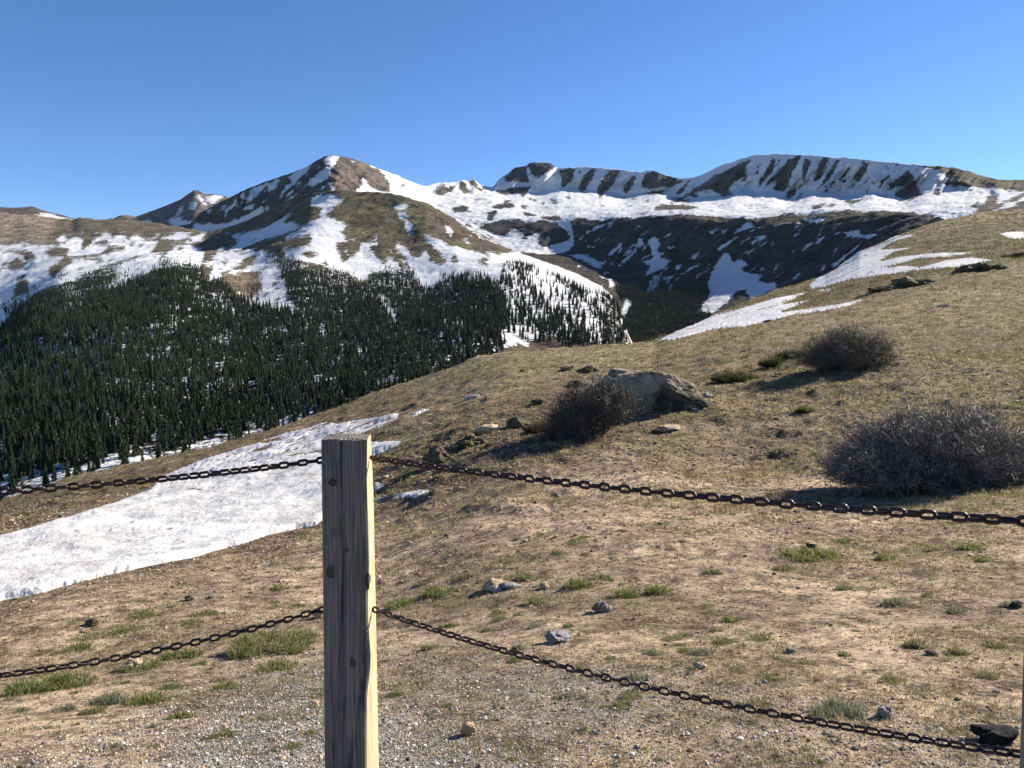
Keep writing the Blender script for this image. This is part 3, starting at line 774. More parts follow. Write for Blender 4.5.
for _ in range(190):
    u = rq2.uniform(0, 300); v = rq2.uniform(240, 300)
    lens2(snL, u, v, rq2.uniform(1.5, 7), rq2.uniform(.5, 1.6), R(rq2.normal(-18, 10)), 0)
for _ in range(110):
    u = rq2.uniform(345, 500); v = rq2.uniform(236, 285)
    lens2(snL, u, v, rq2.uniform(1.0, 4), rq2.uniform(.5, 1.4), R(rq2.normal(25, 15)), rq2.integers(0, 2))
for _ in range(60):
    u = rq2.uniform(0, 300); v = rq2.uniform(232, 250)
    lens2(snL, u, v, rq2.uniform(1.0, 4), rq2.uniform(.4, 1.0), R(rq2.normal(-10, 15)), 1)
# the wooded part: broken snow under the trees
FD = [(-420, 440), (-200, 400), (-60, 345), (0, 328), (25, 307), (43, 295), (58, 289), (78, 283.5), (86, 277), (100, 272), (115, 270), (117, 280), (101, 290), (125, 284), (148, 276), (162, 266), (176, 266), (200, 268), (208, 283), (219, 277), (233, 294), (249, 300),
      (264, 306), (288, 310), (305, 314), (307, 309), (288, 297), (286, 282), (275, 262), (268, 253), (280, 256), (295, 261), (307, 265), (327, 271), (333, 267), (344, 273), (356, 283), (366, 288), (372, 281), (371, 275), (380, 272), (405, 268), (413, 271), (423, 289), (437, 290),
      (440, 283), (455, 278), (466, 273), (474, 279), (487, 281), (497, 290), (505, 300), (505, 330), (500, 355), (480, 362), (400, 392), (330, 422), (250, 446), (150, 470), (66, 490), (0, 515), (-420, 600)]
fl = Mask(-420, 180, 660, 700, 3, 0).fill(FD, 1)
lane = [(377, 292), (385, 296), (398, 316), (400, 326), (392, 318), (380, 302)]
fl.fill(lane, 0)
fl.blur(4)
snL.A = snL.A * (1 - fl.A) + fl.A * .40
snL.fill([(-420, 610), (30, 500), (48, 474), (110, 455), (160, 448), (215, 436), (270, 422), (300, 415), (330, 406), (345, 412), (330, 424), (160, 470), (48, 500)], .85)
snL.fill([(530, 346), (548, 339), (580, 338), (600, 343), (640, 343), (640, 370), (520, 370)], 0)
snL.fill([(606, 305), (616, 300), (640, 345), (640, 370), (598, 345), (600, 330)], .34)
snL.fill([(497, 335), (530, 328), (532, 345), (505, 352)], .75)
snL.soft()

snF = Mask(-420, 170, 400, 300, 3, 0)
for p in [[(196, 196.6), (199, 192), (203, 199), (209.5, 206), (202, 205)], [(204.6, 196.6), (213, 194.5), (225, 196), (217, 200.5), (211.5, 205)], [(181.6, 203), (184, 210), (174, 217), (179, 210)],
          [(166, 220), (178, 217), (192, 222), (187.5, 232), (170, 226)], [(35, 213), (49, 212.5), (58.6, 217), (74, 220), (64.5, 226), (41, 220)], [(10, 210), (16, 210), (13, 212)], [(17, 215), (24, 216), (20, 218)],
          [(188, 206), (194, 200), (197, 206), (192, 212)], [(140, 222), (150, 219), (152, 226), (142, 226)]]:
    snF.fill(p, 1)
snF.soft()

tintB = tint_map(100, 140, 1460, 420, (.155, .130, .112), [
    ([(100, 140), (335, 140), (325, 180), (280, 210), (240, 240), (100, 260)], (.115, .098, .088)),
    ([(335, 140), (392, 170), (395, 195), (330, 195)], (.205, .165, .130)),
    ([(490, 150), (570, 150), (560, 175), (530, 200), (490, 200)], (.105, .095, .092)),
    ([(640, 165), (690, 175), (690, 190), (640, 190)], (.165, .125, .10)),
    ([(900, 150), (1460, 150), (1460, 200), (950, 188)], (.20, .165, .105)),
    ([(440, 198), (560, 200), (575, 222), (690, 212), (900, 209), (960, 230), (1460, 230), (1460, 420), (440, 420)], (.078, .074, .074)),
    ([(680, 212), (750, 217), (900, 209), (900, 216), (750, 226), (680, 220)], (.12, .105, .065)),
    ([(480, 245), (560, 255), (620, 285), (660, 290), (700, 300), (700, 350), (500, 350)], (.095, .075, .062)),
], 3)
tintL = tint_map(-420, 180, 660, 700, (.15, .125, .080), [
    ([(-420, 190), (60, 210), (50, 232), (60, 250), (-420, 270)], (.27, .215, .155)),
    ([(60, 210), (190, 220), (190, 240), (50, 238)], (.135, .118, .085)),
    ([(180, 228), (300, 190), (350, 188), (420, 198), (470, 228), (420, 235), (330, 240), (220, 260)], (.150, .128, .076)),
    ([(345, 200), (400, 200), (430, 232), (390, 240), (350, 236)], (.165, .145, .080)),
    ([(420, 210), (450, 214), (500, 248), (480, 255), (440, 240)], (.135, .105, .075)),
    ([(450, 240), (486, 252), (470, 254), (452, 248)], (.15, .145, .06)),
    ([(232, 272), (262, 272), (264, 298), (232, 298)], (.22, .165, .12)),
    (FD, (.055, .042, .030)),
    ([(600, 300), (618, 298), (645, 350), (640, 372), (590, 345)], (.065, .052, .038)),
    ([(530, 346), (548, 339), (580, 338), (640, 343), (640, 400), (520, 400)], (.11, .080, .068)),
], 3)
def build_sheet(name, P, U, V, m, snowmask, tintf, wob):
    w1 = fbm(P / wob, 3, 61); w2 = fbm(P / wob + 50, 3, 67)
    sn = snowmask.at(U + 1.3 * w1, V + .8 * w2)
    tn = tintf(U, V)
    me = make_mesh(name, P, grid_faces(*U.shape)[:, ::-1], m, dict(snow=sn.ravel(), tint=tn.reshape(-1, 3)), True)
    return tag(link(name, me), kind="structure")
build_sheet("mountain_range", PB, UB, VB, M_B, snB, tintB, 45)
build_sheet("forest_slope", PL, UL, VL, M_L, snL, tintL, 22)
tF = tint_map(-420, 170, 400, 300, (.17, .148, .130), [([(-420, 170), (90, 200), (90, 260), (-420, 260)], (.15, .125, .105))], 3)
build_sheet("far_mountain", PF1, UF1, VF1, M_B, snF, tF, 60)
build_sheet("far_mountain", PF2, UF2, VF2, M_B, snF, tF, 60)
ang = np.linspace(0, 2 * math.pi, 65)[:-1]
disc = np.concatenate([[[0, 0, -420]], np.stack([9500 * np.cos(ang), 9500 * np.sin(ang), np.full(64, -420)], -1)])
df = np.stack([np.zeros(64, int), np.arange(1, 65), np.roll(np.arange(1, 65), -1)], -1)
tag(link("ground", make_mesh("ground", disc, df, M_L, dict(snow=np.zeros(65), tint=np.full((65, 3), .08)))), kind="structure")

# ------------------------------------------------------------------ snow lying on the hillside
SNOWPOLY = []
def snow_patch(name, poly, thick, mat, label, du=1.6, dv=1.0, wob=2.0, soft=3, cat="snow patch", rel=1.0):
    SNOWPOLY.append(poly)
    p = np.array(poly, float)
    x0, y0 = p.min(0) - 6; x1, y1 = p.max(0) + 6
    m = Mask(x0 - 20, y0 - 20, x1 + 20, y1 + 20, 2, 0).fill(poly, 1).blur(soft)
    u = np.arange(x0, x1 + .1, du); v = np.arange(y0, y1 + .1, dv)
    U, V = np.meshgrid(u, v)
    P, rows = N_at(U.ravel(), V.ravel())
    P = P.reshape(U.shape + (3,))
    d = P[..., 1]
    k = np.clip(d / 25, .4, 6)[..., None]
    w = fbm(P / (.8 * k), 3, 71); w2 = fbm(P / (.8 * k) + 30, 3, 72)
    q = m.at(U + wob * w * 1.5, V + wob * w2)
    # never let the sheet leave the hill: no snow where the pixel misses the slope
    q = np.where(rows.reshape(U.shape) > NR - 2.5, np.minimum(q, .9), q)
    off = (-.3 + sstep(.30, 1.0, q) * 1.3) * thick
    relief = fbm(P / 1.6, 3, 73) * .10 + fbm(P / np.array([.55, .35, .4]), 3, 74) * .055
    off = off + sstep(.6, 1, q) * relief * rel * np.clip(d / 14, .5, 4)
    P[..., 2] += off
    keep = (off > -.2 * thick)
    Fq = grid_faces(*U.shape)
    kf = keep.ravel()[Fq].any(1)
    Fq = Fq[kf]
    used = np.unique(Fq); re = np.full(U.size, -1); re[used] = np.arange(len(used))
    me = make_mesh(name, P.reshape(-1, 3)[used], re[Fq][:, ::-1], mat, dict(edge=(1 - sstep(.25, .85, q)).ravel()[used]), True)
    o = link(name, me)
    return tag(o, label, cat)

snow_patch("snowbank", BANK,
    .06, M_SNOW, "long dirty white snowbank running behind the wooden post on the brown slope", soft=4, cat="snowbank", rel=.45)
snow_patch("snow_patch", [(373, 484), (386, 485), (376, 491)], .03, M_SNOW, "tiny snow remnant beside the post between the snowbank and a longer streak", .7, .4, .4, 1)
snow_patch("snow_patch", [(374, 499), (396, 494.5), (414, 490.5), (430, 491), (420, 497.5), (406, 497), (390, 499), (377, 502)], .03, M_SNOW, "thin streak of melting snow just right of the post", .7, .4, .8, 1)
snow_patch("snow_patch", [(409, 416), (420, 410.5), (434, 407.5), (424, 412), (414, 416.5)], .05, M_SNOW, "narrow white snow sliver above the upper tip of the snowbank", .7, .4, .5, 1)
snow_patch("snow_patch", WEDGE,
    .09, M_SNOW2, "wedge of bright snow on the lower edge of the right hillside", 1.0, .35, .8, 1, rel=.06)
snow_patch("snow_patch", FIELD,
    .14, M_SNOW2, "largest snowfield on the right hillside, fingered into long white streaks", 1.0, .35, .8, 1, rel=.05)
snow_patch("snow_patch", [(998, 234), (1010, 232), (1080, 231.5), (1080, 238.5), (1010, 238.5)], .22, M_SNOW2, "white snow strip at the right frame edge high on the hillside", 1.0, .3, .6, 1, rel=.2)
snow_patch("snow_patch", [(813, 292), (822, 289.5), (837, 288), (828, 292)], 0.14, M_SNOW2, "slim snow sliver between the snow wedge and the largest snowfield", .8, .3, .4, 1)

# ------------------------------------------------------------------ spruce trees
def spruce(tiers, pts, seed, droop=.35):
    """unit-height spruce crown: ragged skirts of boughs; triangles"""
    r = np.random.default_rng(seed)
    V = []; T = []
    lean = r.normal(0, .012, 2)
    for k in range(tiers):
        t = k / (tiers - 1)
        z = .07 + .86 * t ** .92
        rad = (1 - t) ** .85 * 1.0 + .04
        rad *= r.uniform(.82, 1.12)
        n = max(4, int(pts * (1 - .45 * t)))
        b = len(V)
        V.append((lean[0] * z, lean[1] * z, min(1.0, z + .16 * (1 - .45 * t))))
        a0 = r.uniform(0, 6.28)
        for j in range(2 * n):
            a = a0 + math.pi * j / n + r.normal(0, .10)
            rr = rad * (r.uniform(.75, 1.2) if j % 2 == 0 else r.uniform(.30, .5))
            zz = z - droop * rad * .16 * (1 if j % 2 == 0 else .3) + r.normal(0, .008)
            V.append((lean[0] * z + rr * math.cos(a), lean[1] * z + rr * math.sin(a), zz))
        for j in range(2 * n): T.append((b, b + 1 + j, b + 1 + (j + 1) % (2 * n)))
    b = len(V)
    V += [(0.012 * math.cos(a), 0.012 * math.sin(a), .9) for a in (0, 2.1, 4.2)] + [(0, 0, 1.04)]
    T += [(b, b + 1, b + 3), (b + 1, b + 2, b + 3), (b + 2, b, b + 3)]
    return np.array(V), np.array(T)

def scatter_sheet(P, U, V, dens, hfun):
    a = P[:-1, :-1]; b = P[1:, :-1]; c = P[:-1, 1:]
    area = np.linalg.norm(np.cross((b - a)[..., :], (c - a)[..., :]), axis=-1)
    lam = area * dens(.5 * (U[:-1, :-1] + U[1:, 1:]), .5 * (V[:-1, :-1] + V[1:, 1:]))
    n = rng.poisson(np.clip(lam, 0, 30))
    j, i = np.nonzero(n)
    j = np.repeat(j, n[n > 0]); i = np.repeat(i, n[n > 0])
    fx = rng.random(len(i))[:, None]; fy = rng.random(len(i))[:, None]
    Q = (P[j, i] * (1 - fx) + P[j, i + 1] * fx) * (1 - fy) + (P[j + 1, i] * (1 - fx) + P[j + 1, i + 1] * fx) * fy
    u = U[j, i] + (U[j, i + 1] - U[j, i]) * fx[:, 0]; v = V[j, i] + (V[j + 1, i] - V[j, i]) * fy[:, 0]
    return Q, u, v

mF = Mask(-420, 180, 660, 700, 2, 0).fill(FD, 1)
mF.fill(lane, 0)
mF.fill([(236, 272), (262, 272), (266, 304), (240, 296)], .05)
mF.blur(4)
mS = Mask(-420, 180, 660, 700, 2, 0)
mS.fill([(493, 285), (505, 266), (520, 262), (545, 272), (575, 284), (600, 294), (616, 303), (626, 330), (630, 350), (560, 352), (520, 345), (500, 350)], 1)
mS.fill([(436, 290), (440, 272), (470, 272), (500, 280), (500, 300), (450, 300)], .5)
mS.fill([(45, 278), (60, 265), (66, 270), (55, 284)], .8); mS.fill([(0, 310), (14, 298), (28, 285), (30, 300), (10, 322)], .8)
mS.fill([(150, 268), (165, 258), (200, 255), (215, 262), (205, 275), (165, 270)], .3); mS.fill([(265, 290), (290, 284), (300, 305), (270, 306)], .25)
mS.fill([(270, 253), (300, 259), (320, 270), (290, 270)], .6)
mS.fill([(20, 290), (90, 272), (130, 262), (150, 268), (100, 292), (40, 306)], .12)
def densL(u, v):
    cl = fbm(np.stack([u / 14, v / 9, 0 * u], -1), 3, 81)
    diag = fbm(np.stack([(u - 1.1 * v) / 9, (u + v) / 60, 0 * u], -1), 2, 83)
    big = sstep(-.75, .1, cl)
    edge = sstep(4, 22, poly_interp(VS, u) - v + 6 * cl) * .85 + .15
    edge = np.where(u > 320, 1, edge)
    return .040 * (1 + .12 * (u < 300)) * edge * mF.at(u, v) * (.35 + .65 * np.where(u > 350, big ** 1.5 * 1.1, big)) + (.013 * mS.at(u, v) * (.25 + 1.6 * sstep(-.2, .3, diag)) * (1 + 2.0 * sstep(592, 612, u) * sstep(300, 325, v)))
QL, uL, vL = scatter_sheet(PL, UL, VL, densL, None)
mB = Mask(500, 240, 900, 420, 2, 0)
mB.fill([(615, 286), (628, 284), (646, 292), (667, 284), (680, 286), (706, 285), (710, 292), (706, 300), (698, 312), (712, 314), (690, 340), (660, 350), (600, 350), (605, 338), (626, 318), (633, 303), (620, 300)], 1)
mB.fill([(720, 318), (735, 306), (775, 292), (800, 280), (812, 278), (812, 290), (780, 300), (740, 318)], .35)
mB.fill([(630, 275), (700, 275), (700, 290), (640, 292)], .2)
QB, uB_, vB_ = scatter_sheet(PB, UB, VB, lambda u, v: .030 * mB.at(u, v), None)
hL = rng.triangular(5, 10.5, 18, len(QL)) * (1 - .5 * sstep(900, 1500, QL[:, 1])) * (1 + .25 * np.clip(mS.at(uL, vL) * (uL > 480), 0, 1) - .4 * (mS.at(uL, vL) > .05) * (uL < 400) * rng.random(len(QL)))
hB = rng.uniform(8, 15, len(QB))
QA = np.concatenate([QL, QB]); hA = np.concatenate([hL, hB]); uA = np.concatenate([uL, uB_])
topv = proj(QA + np.stack([0 * hA, 0 * hA, hA], -1))[1]
basev = proj(QA)[1]
silN = poly_interp(VS, uA)
ok = (topv < silN + 14) & (uA > -330)
QA, hA, uA, topv, basev, silN = [x[ok] for x in (QA, hA, uA, topv, basev, silN)]
px = hA / QA[:, 1] * F
cand = np.where((topv + px * .45 < silN) & (uA > -6) & (uA < 1030))[0]
# keep those whose tops are not overlapped by a nearer tree
cand = cand[np.argsort(-px[cand])]
sel = cand[:300]
rest = np.setdiff1d(np.arange(len(QA)), sel)
protos = [spruce(13, 11, s) for s in range(5)]
protoM = [spruce(9, 7, 20 + s) for s in range(6)]
VV = []; TT = []; VA = []; base = 0
for k, (pv, pt) in enumerate(protoM):
    idx = rest[k::len(protoM)]
    if not len(idx): continue
    wdt = hA[idx] * rng.uniform(.11, .185, len(idx)); rot = rng.uniform(0, 6.28, len(idx))
    cs, sn_ = np.cos(rot)[:, None], np.sin(rot)[:, None]
    X = (pv[None, :, 0] * cs - pv[None, :, 1] * sn_) * wdt[:, None] + QA[idx, 0][:, None]
    Y = (pv[None, :, 0] * sn_ + pv[None, :, 1] * cs) * wdt[:, None] + QA[idx, 1][:, None]
    Z = pv[None, :, 2] * hA[idx][:, None] + QA[idx, 2][:, None] - .3
    VV.append(np.stack([X, Y, Z], -1).reshape(-1, 3))
    TT.append((pt[None] + (np.arange(len(idx)) * len(pv))[:, None, None] + base).reshape(-1, 3))
    VA.append(np.repeat(rng.random(len(idx)), len(pv)))
    base += len(idx) * len(pv)
fo = link("spruce_forest", make_mesh("spruce_forest", np.concatenate(VV), np.concatenate(TT), M_NEEDLE_M, dict(var=np.concatenate(VA))))
tag(fo, "dense dark green spruce forest covering the far valley slopes", "forest", kind="stuff")
crown_me = []
for pv, pt in protos:
    q = pv.copy(); q[:, :2] *= .165
    crown_me.append(make_mesh("crown", q, pt, M_NEEDLE))
a6 = np.linspace(0, 2 * math.pi, 7)[:-1]
tv = np.concatenate([np.stack([.016 * np.cos(a6), .016 * np.sin(a6), np.full(6, -.04)], -1), np.stack([.004 * np.cos(a6), .004 * np.sin(a6), np.full(6, .8)], -1)])
tf = np.array([(i, (i + 1) % 6, 6 + (i + 1) % 6, 6 + i) for i in range(6)])
trunk_me = make_mesh("trunk", tv, tf, M_BARK)
for n, i in enumerate(sel):
    e = bpy.data.objects.new("spruce_tree", None); COL.objects.link(e)
    e.location = QA[i] - (0, 0, .3); h = hA[i] * 1.03
    w = h * rng.uniform(.82, 1.2)
    e.scale = (w, w, h); e.rotation_euler = (0, 0, rng.uniform(0, 6.28))
    e.empty_display_size = .1
    tag(e, "dark green spruce among the nearest trees of the valley forest", "tree", "spruces at the near side of the forest")
    link("crown", crown_me[n % 5], e)
    link("trunk", trunk_me, e)

# ------------------------------------------------------------------ wooden posts
def mat_wood(name, c1, c2, dark):
    m, nt, b = new_mat(name, .85, .2)
    p = objco(nt)
    mp = nd(nt, "ShaderNodeMapping"); mp.inputs["Scale"].default_value = (60, 60, 2.2); nt.links.new(p, mp.inputs[0])
    mp2 = nd(nt, "ShaderNodeMapping"); mp2.inputs["Scale"].default_value = (22, 22, 1.6); nt.links.new(p, mp2.inputs[0])
    g = noise(nt, mp.outputs[0], 1.0, 6, .6, 1.2); g2 = noise(nt, mp2.outputs[0], 1.0, 5, .6, 2.0); g3 = noise(nt, p, 9, 5, .6)
    wv = nd(nt, "ShaderNodeTexWave", wave_type='BANDS', bands_direction='X')
    wv.inputs["Scale"].default_value = .9; wv.inputs["Distortion"].default_value = 7; wv.inputs["Detail"].default_value = 3
    nt.links.new(mp2.outputs[0], wv.inputs["Vector"])
    col = mixc(nt, mrange(nt, g, .3, .7), c1, c2)
    col = mixc(nt, mth(nt, 'MULTIPLY', mrange(nt, g2, .50, .68), .8), col, dark)
    col = mixc(nt, mth(nt, 'MULTIPLY', mrange(nt, wv.outputs["Fac"], .55, .95), .35), col, dark)
    col = mixc(nt, mth(nt, 'MULTIPLY', mrange(nt, g3, .55, .75), .5), col, dark)
    nt.links.new(col, b.inputs["Base Color"])
    n = bump(nt, b, g, .8, .006)
    bump(nt, b, mth(nt, 'ADD', g2, wv.outputs["Fac"]), .5, .004, n)
    return m
M_WOOD = mat_wood("weathered_wood", (.225, .198, .168), (.122, .108, .094), (.032, .031, .033))
M_WOODS = mat_wood("pale_sunlit_wood", (.50, .41, .26), (.40, .31, .18), (.25, .19, .12))  # paler cut wood for the side face, its golden sunlight put into the colour
M_KNOT = mat_rock("dark_knot", (.15, .12, .09), (.05, .042, .036), (.08, .065, .055), 60, .004)
m_, nt_, b_ = new_mat("rusty_steel", .42, .5)
b_.inputs["Metallic"].default_value = .55
pp = objco(nt_)
nr_ = noise(nt_, pp, 60, 5, .65)
nt_.links.new(mixc(nt_, mrange(nt_, nr_, .4, .62), (.016, .012, .013), (.058, .031, .026)), b_.inputs["Base Color"])
bump(nt_, b_, nr_, .4, .0015)
M_STEEL = m_

def post_mesh(fl, fr, br, depth, ztop, zbot, seed, crack=.45):
    """fl, fr, br: functions of height giving x of front-left, front-right and back-right edges (metres, local); front lies at y = 0"""
    r = np.random.default_rng(seed)
    nz = 90; nx = 26; ny = 10
    zs = np.linspace(zbot, ztop, nz)
    prof = []
    ts = np.linspace(0, 1, nx); 
    rings = []
    for z in zs:
        x0, x1, x2 = fl(z), fr(z), br(z)
        ring = []
        for t in ts: ring.append((x0 + (x1 - x0) * t, 0, z))
        for t in np.linspace(0, 1, ny)[1:]: ring.append((x1 + (x2 - x1) * t, depth * t, z))
        xb0 = x0 + (x2 - x1) * 1.0
        for t in np.linspace(0, 1, 8)[1:]: ring.append((x2 + (xb0 - x2) * t, depth, z))
        for t in np.linspace(0, 1, ny)[1:-1]: ring.append((xb0 + (x0 - xb0) * t, depth * (1 - t), z))
        rings.append(ring)
    P = np.array(rings)                                   # nz x nring x 3
    nr = P.shape[1]
    n1 = fbm(P * np.array([45, 45, 5]), 3, seed); n2 = fbm(P * np.array([12, 12, 3]), 2, seed + 3)
    P[:, 1:nx - 1, 1] += (n1[:, 1:nx - 1] * .0035 + n2[:, 1:nx - 1] * .003)
    # drying crack down the face
    for j in range(nz):
        cx = crack + .03 * math.sin(zs[j] * 5) + .012 * math.sin(zs[j] * 19)
        wgt = np.exp(-((ts - cx) / .018) ** 2)
        P[j, :nx, 1] += wgt * .011 * (1 if zs[j] > ztop - .75 else max(0, 1 - (ztop - .75 - zs[j]) * 3))
    P[:, nx:nx + ny - 2, 0] += n1[:, nx:nx + ny - 2] * .004
    # soften the arrises
    P[:, 0, 1] += .004; P[:, nx - 1, 1] += .006 + .004 * n2[:, nx - 1]
    P[-1, :, 2] += n1[-1] * .006
    V = list(P.reshape(-1, 3)); Fq = []; mi = []
    for j in range(nz - 1):
        for i in range(nr):
            a = j * nr + i; b = j * nr + (i + 1) % nr
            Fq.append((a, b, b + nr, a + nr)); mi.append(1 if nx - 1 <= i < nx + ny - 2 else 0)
    top = (nz - 1) * nr
    cpt = len(V); V.append(P[-1].mean(0) + np.array([0, 0, .003]))
    for i in range(0, nr): Fq.append((top + i, top + (i + 1) % nr, cpt, cpt)); mi.append(0)
    return np.array(V), Fq, mi

def quads_tris(name, V, Fq, mats, mi, smooth=False):
    me = bpy.data.meshes.new(name)
    me.from_pydata([tuple(v) for v in V], [], [tuple(dict.fromkeys(f)) for f in Fq])
    for m in mats: me.materials.append(m)
    me.polygons.foreach_set("material_index", mi)
    me.polygons.foreach_set("use_smooth", [smooth] * len(me.polygons))
    me.update()
    return me

def lump(n, size, seed, rough=.25, flat=.0):
    bm = bmesh.new(); bmesh.ops.create_icosphere(bm, subdivisions=n, radius=1.0)
    V = np.array([v.co[:] for v in bm.verts]); Fc = np.array([[v.index for v in f.verts] for f in bm.faces]); bm.free()
    r = np.random.default_rng(seed)
    for _ in range(20):                                     # broken facets
        d = r.normal(size=3); d /= np.linalg.norm(d); h = r.uniform(.5, .9)
        s = V @ d; k = s > h
        V[k] -= np.outer(s[k] - h, d) * .9
    V = V * (1 + rough * fbm(V * 1.8 + seed, 3, seed)[:, None] + .35 * rough * ridged(V * 3.5 + seed, 3, seed + 5)[:, None])
    if flat: V[:, 2] = np.where(V[:, 2] < -flat, -flat + (V[:, 2] + flat) * .2, V[:, 2])
    return V * np.array(size), Fc

Z0, Z1, ZL = 3.0, 1.88, 2.31
def wx(u, Z): return (u - 512) / F * Z          # close enough to a metre scale at a given depth
def px2world(u, v, Z): return Vector(unproj(u, v, Z))

def make_post(ul, ue, ur, Z, vt, groundz, label, depth=.17, seed=1):
    """ul, ue, ur: pixel polylines in v of the post's left, front-right and back-right edges"""
    O = px2world(poly_interp(ul, vt), vt, Z)
    zb = groundz - .25
    def vz(z):
        b = (z - CZ) / Z
        t = math.atan(b) + TH
        return 384 - F * math.tan(t)
    def xat(pl, z, d):
        v = vz(z); return float(unproj(poly_interp(pl, v), v, d)[0])
    zt = O.z
    V, Fq, mi = post_mesh(lambda z: xat(ul, z, Z) - O.x, lambda z: xat(ue, z, Z) - O.x, lambda z: xat(ur, z, Z + depth) - O.x, depth, zt, zb, seed)
    V = V - np.array([0, 0, groundz])
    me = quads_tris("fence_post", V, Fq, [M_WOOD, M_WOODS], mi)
    o = link("fence_post", me, None, (O.x, Z, groundz))
    tag(o, label, "fence post", "wooden posts of the chain fence")
    return o

gz0 = 0.0 + CZ - 1.79
post = make_post([(440, 321), (600, 323), (768, 324.8), (900, 326)],
                 [(440, 367), (480, 366.5), (520, 367.5), (560, 369), (600, 367.5), (625, 368), (655, 370.5), (668, 370), (700, 366.5), (768, 366.5), (900, 366)],
                 [(440, 370.8), (500, 373.5), (600, 375.5), (700, 377.5), (768, 378.8), (900, 381)], Z0, 440, gz0,
                 "weathered grey wooden post with golden sunlit side, standing before the snowbank", seed=3)
postR = make_post([(440, 1034), (521, 1031), (697, 1023.5), (768, 1020.5), (1000, 1011)], [(440, 1110), (1000, 1086)], [(440, 1100), (1000, 1080)], Z1, 425, 0.0 - .02,
                  "wooden post whose left edge just shows at the bottom right corner", seed=5)
postL = make_post([(440, -325), (1000, -318)], [(440, -262), (1000, -256)], [(440, -240), (1000, -232)], ZL, 475, CZ - 1.75,
                  "wooden post at the far left end of the fence", seed=9)
def on_post(p, u, v, size, kind, seed, m, dy=0.0):
    w = px2world(u, v, Z0)
    V, Fc = lump(4, size, seed, .3)
    o = link(kind, make_mesh(kind, V, Fc, m, None, True), p)
    o.location = (w.x - p.location.x, dy, w.z - p.location.z)
    return o
on_post(post, 332.5, 483, (.016, .007, .016), "bolt", 1, M_STEEL)
on_post(post, 331.5, 572, (.021, .004, .030), "knot", 2, M_KNOT)
on_post(post, 352.5, 663, (.019, .005, .026), "knot", 3, M_KNOT)
on_post(post, 346, 550, (.010, .004, .014), "knot", 4, M_KNOT)
kn = on_post(post, 367, 582, (.017, .022, .042), "burl", 5, M_KNOT, .006)

# ------------------------------------------------------------------ chains
def link_mesh(pitch, wire, width):
    hw = width / 2 - wire; hl = pitch / 2 + wire - (width / 2 - wire) * 1.0
    pts = []
    n = 8
    R_ = hw
    hl = max(.001, (pitch + 2 * wire) / 2 - wire - R_ + wire * .0)
    for i in range(n + 1):
        a = -math.pi / 2 + math.pi * i / n; pts.append((hl + R_ * math.cos(a), R_ * math.sin(a)))
    for i in range(n + 1):
        a = math.pi / 2 + math.pi * i / n; pts.append((-hl + R_ * math.cos(a), R_ * math.sin(a)))
    m = len(pts); V = []; k = 8
    for i in range(m):
        p = np.array(pts[i]); q = np.array(pts[(i + 1) % m]); o = np.array(pts[i - 1])
        t = (q - o); t /= np.linalg.norm(t); nrm = np.array([t[1], -t[0]])
        for j in range(k):
            a = 2 * math.pi * j / k
            c = p + nrm * wire * math.cos(a)
            V.append((c[0], c[1], wire * math.sin(a)))
    Fc = []
    for i in range(m):
        for j in range(k):
            Fc.append((i * k + j, i * k + (j + 1) % k, ((i + 1) % m) * k + (j + 1) % k, ((i + 1) % m) * k + j))
    return make_mesh("chain_link", V, Fc, M_STEEL, None, True)

def chain(A, B, sag, pitch, wire, width, label, seed, roll0):
    me = link_mesh(pitch, wire, width)
    n0 = 400
    t = np.linspace(0, 1, n0)
    P = np.outer(1 - t, A) + np.outer(t, B)
    P[:, 2] -= 4 * sag * t * (1 - t)
    s = np.concatenate([[0], np.cumsum(np.linalg.norm(np.diff(P, axis=0), axis=1))])
    n = int(s[-1] / pitch)
    e = bpy.data.objects.new("fence_chain", None); COL.objects.link(e); e.location = A; e.empty_display_size = .05
    tag(e, label, "chain", "rusty chains of the fence")
    r = np.random.default_rng(seed)
    wob = np.cumsum(r.normal(0, .05, n + 1))
    for i in range(n):
        sm = (i + .5) * s[-1] / n
        c = np.array([np.interp(sm, s, P[:, k]) for k in range(3)])
        d = np.array([np.interp(sm + .004, s, P[:, k]) - np.interp(sm - .004, s, P[:, k]) for k in range(3)])
        x = Vector(d).normalized(); zup = Vector((0, 0, 1)); y = zup.cross(x).normalized(); z = x.cross(y)
        rot = Matrix((x, y, z)).transposed()
        roll = roll0(i / n) + wob[i] + (math.pi / 2 if i % 2 else 0) + r.normal(0, .09)
        rot = rot @ Matrix.Rotation(roll, 3, 'X')
        o = bpy.data.objects.new("link", me); COL.objects.link(o); o.parent = e
        o.matrix_local = Matrix.Translation(Vector(c - np.array(A))) @ rot.to_4x4()
    return e
PI2 = math.pi / 2
au = px2world(371, 458, Z0 + .09); al = px2world(373, 609, Z0 + .09)
bu = px2world(1035, 522, Z1 + .02); bl = px2world(1026, 755, Z1 + .03)
lu = px2world(-322, 501, ZL + .05); ll = px2world(-320, 695, ZL + .05)
al2 = px2world(326, 459.5, Z0 + .08); al3 = px2world(327, 608, Z0 + .08)
def arr(v): return np.array(v[:])
chain(arr(au), arr(bu), .022, .0362, .0058, .0315, "upper rusty chain sagging from the weathered post to the right edge", 1, lambda t: PI2 + .75 * max(0, 1 - t * 2.2) + .45 * max(0, t - .35) / .65)
chain(arr(al), arr(bl), .058, .0345, .0046, .0285, "lower rusty chain running from the weathered post to the bottom right corner", 2, lambda t: PI2 + .25 * math.sin(t * 9))
chain(arr(al2), arr(lu), .040, .0362, .0058, .0315, "upper rusty chain left of the weathered post, crossing the snowbank", 3, lambda t: PI2 + .4 * math.sin(3 + t * 8))
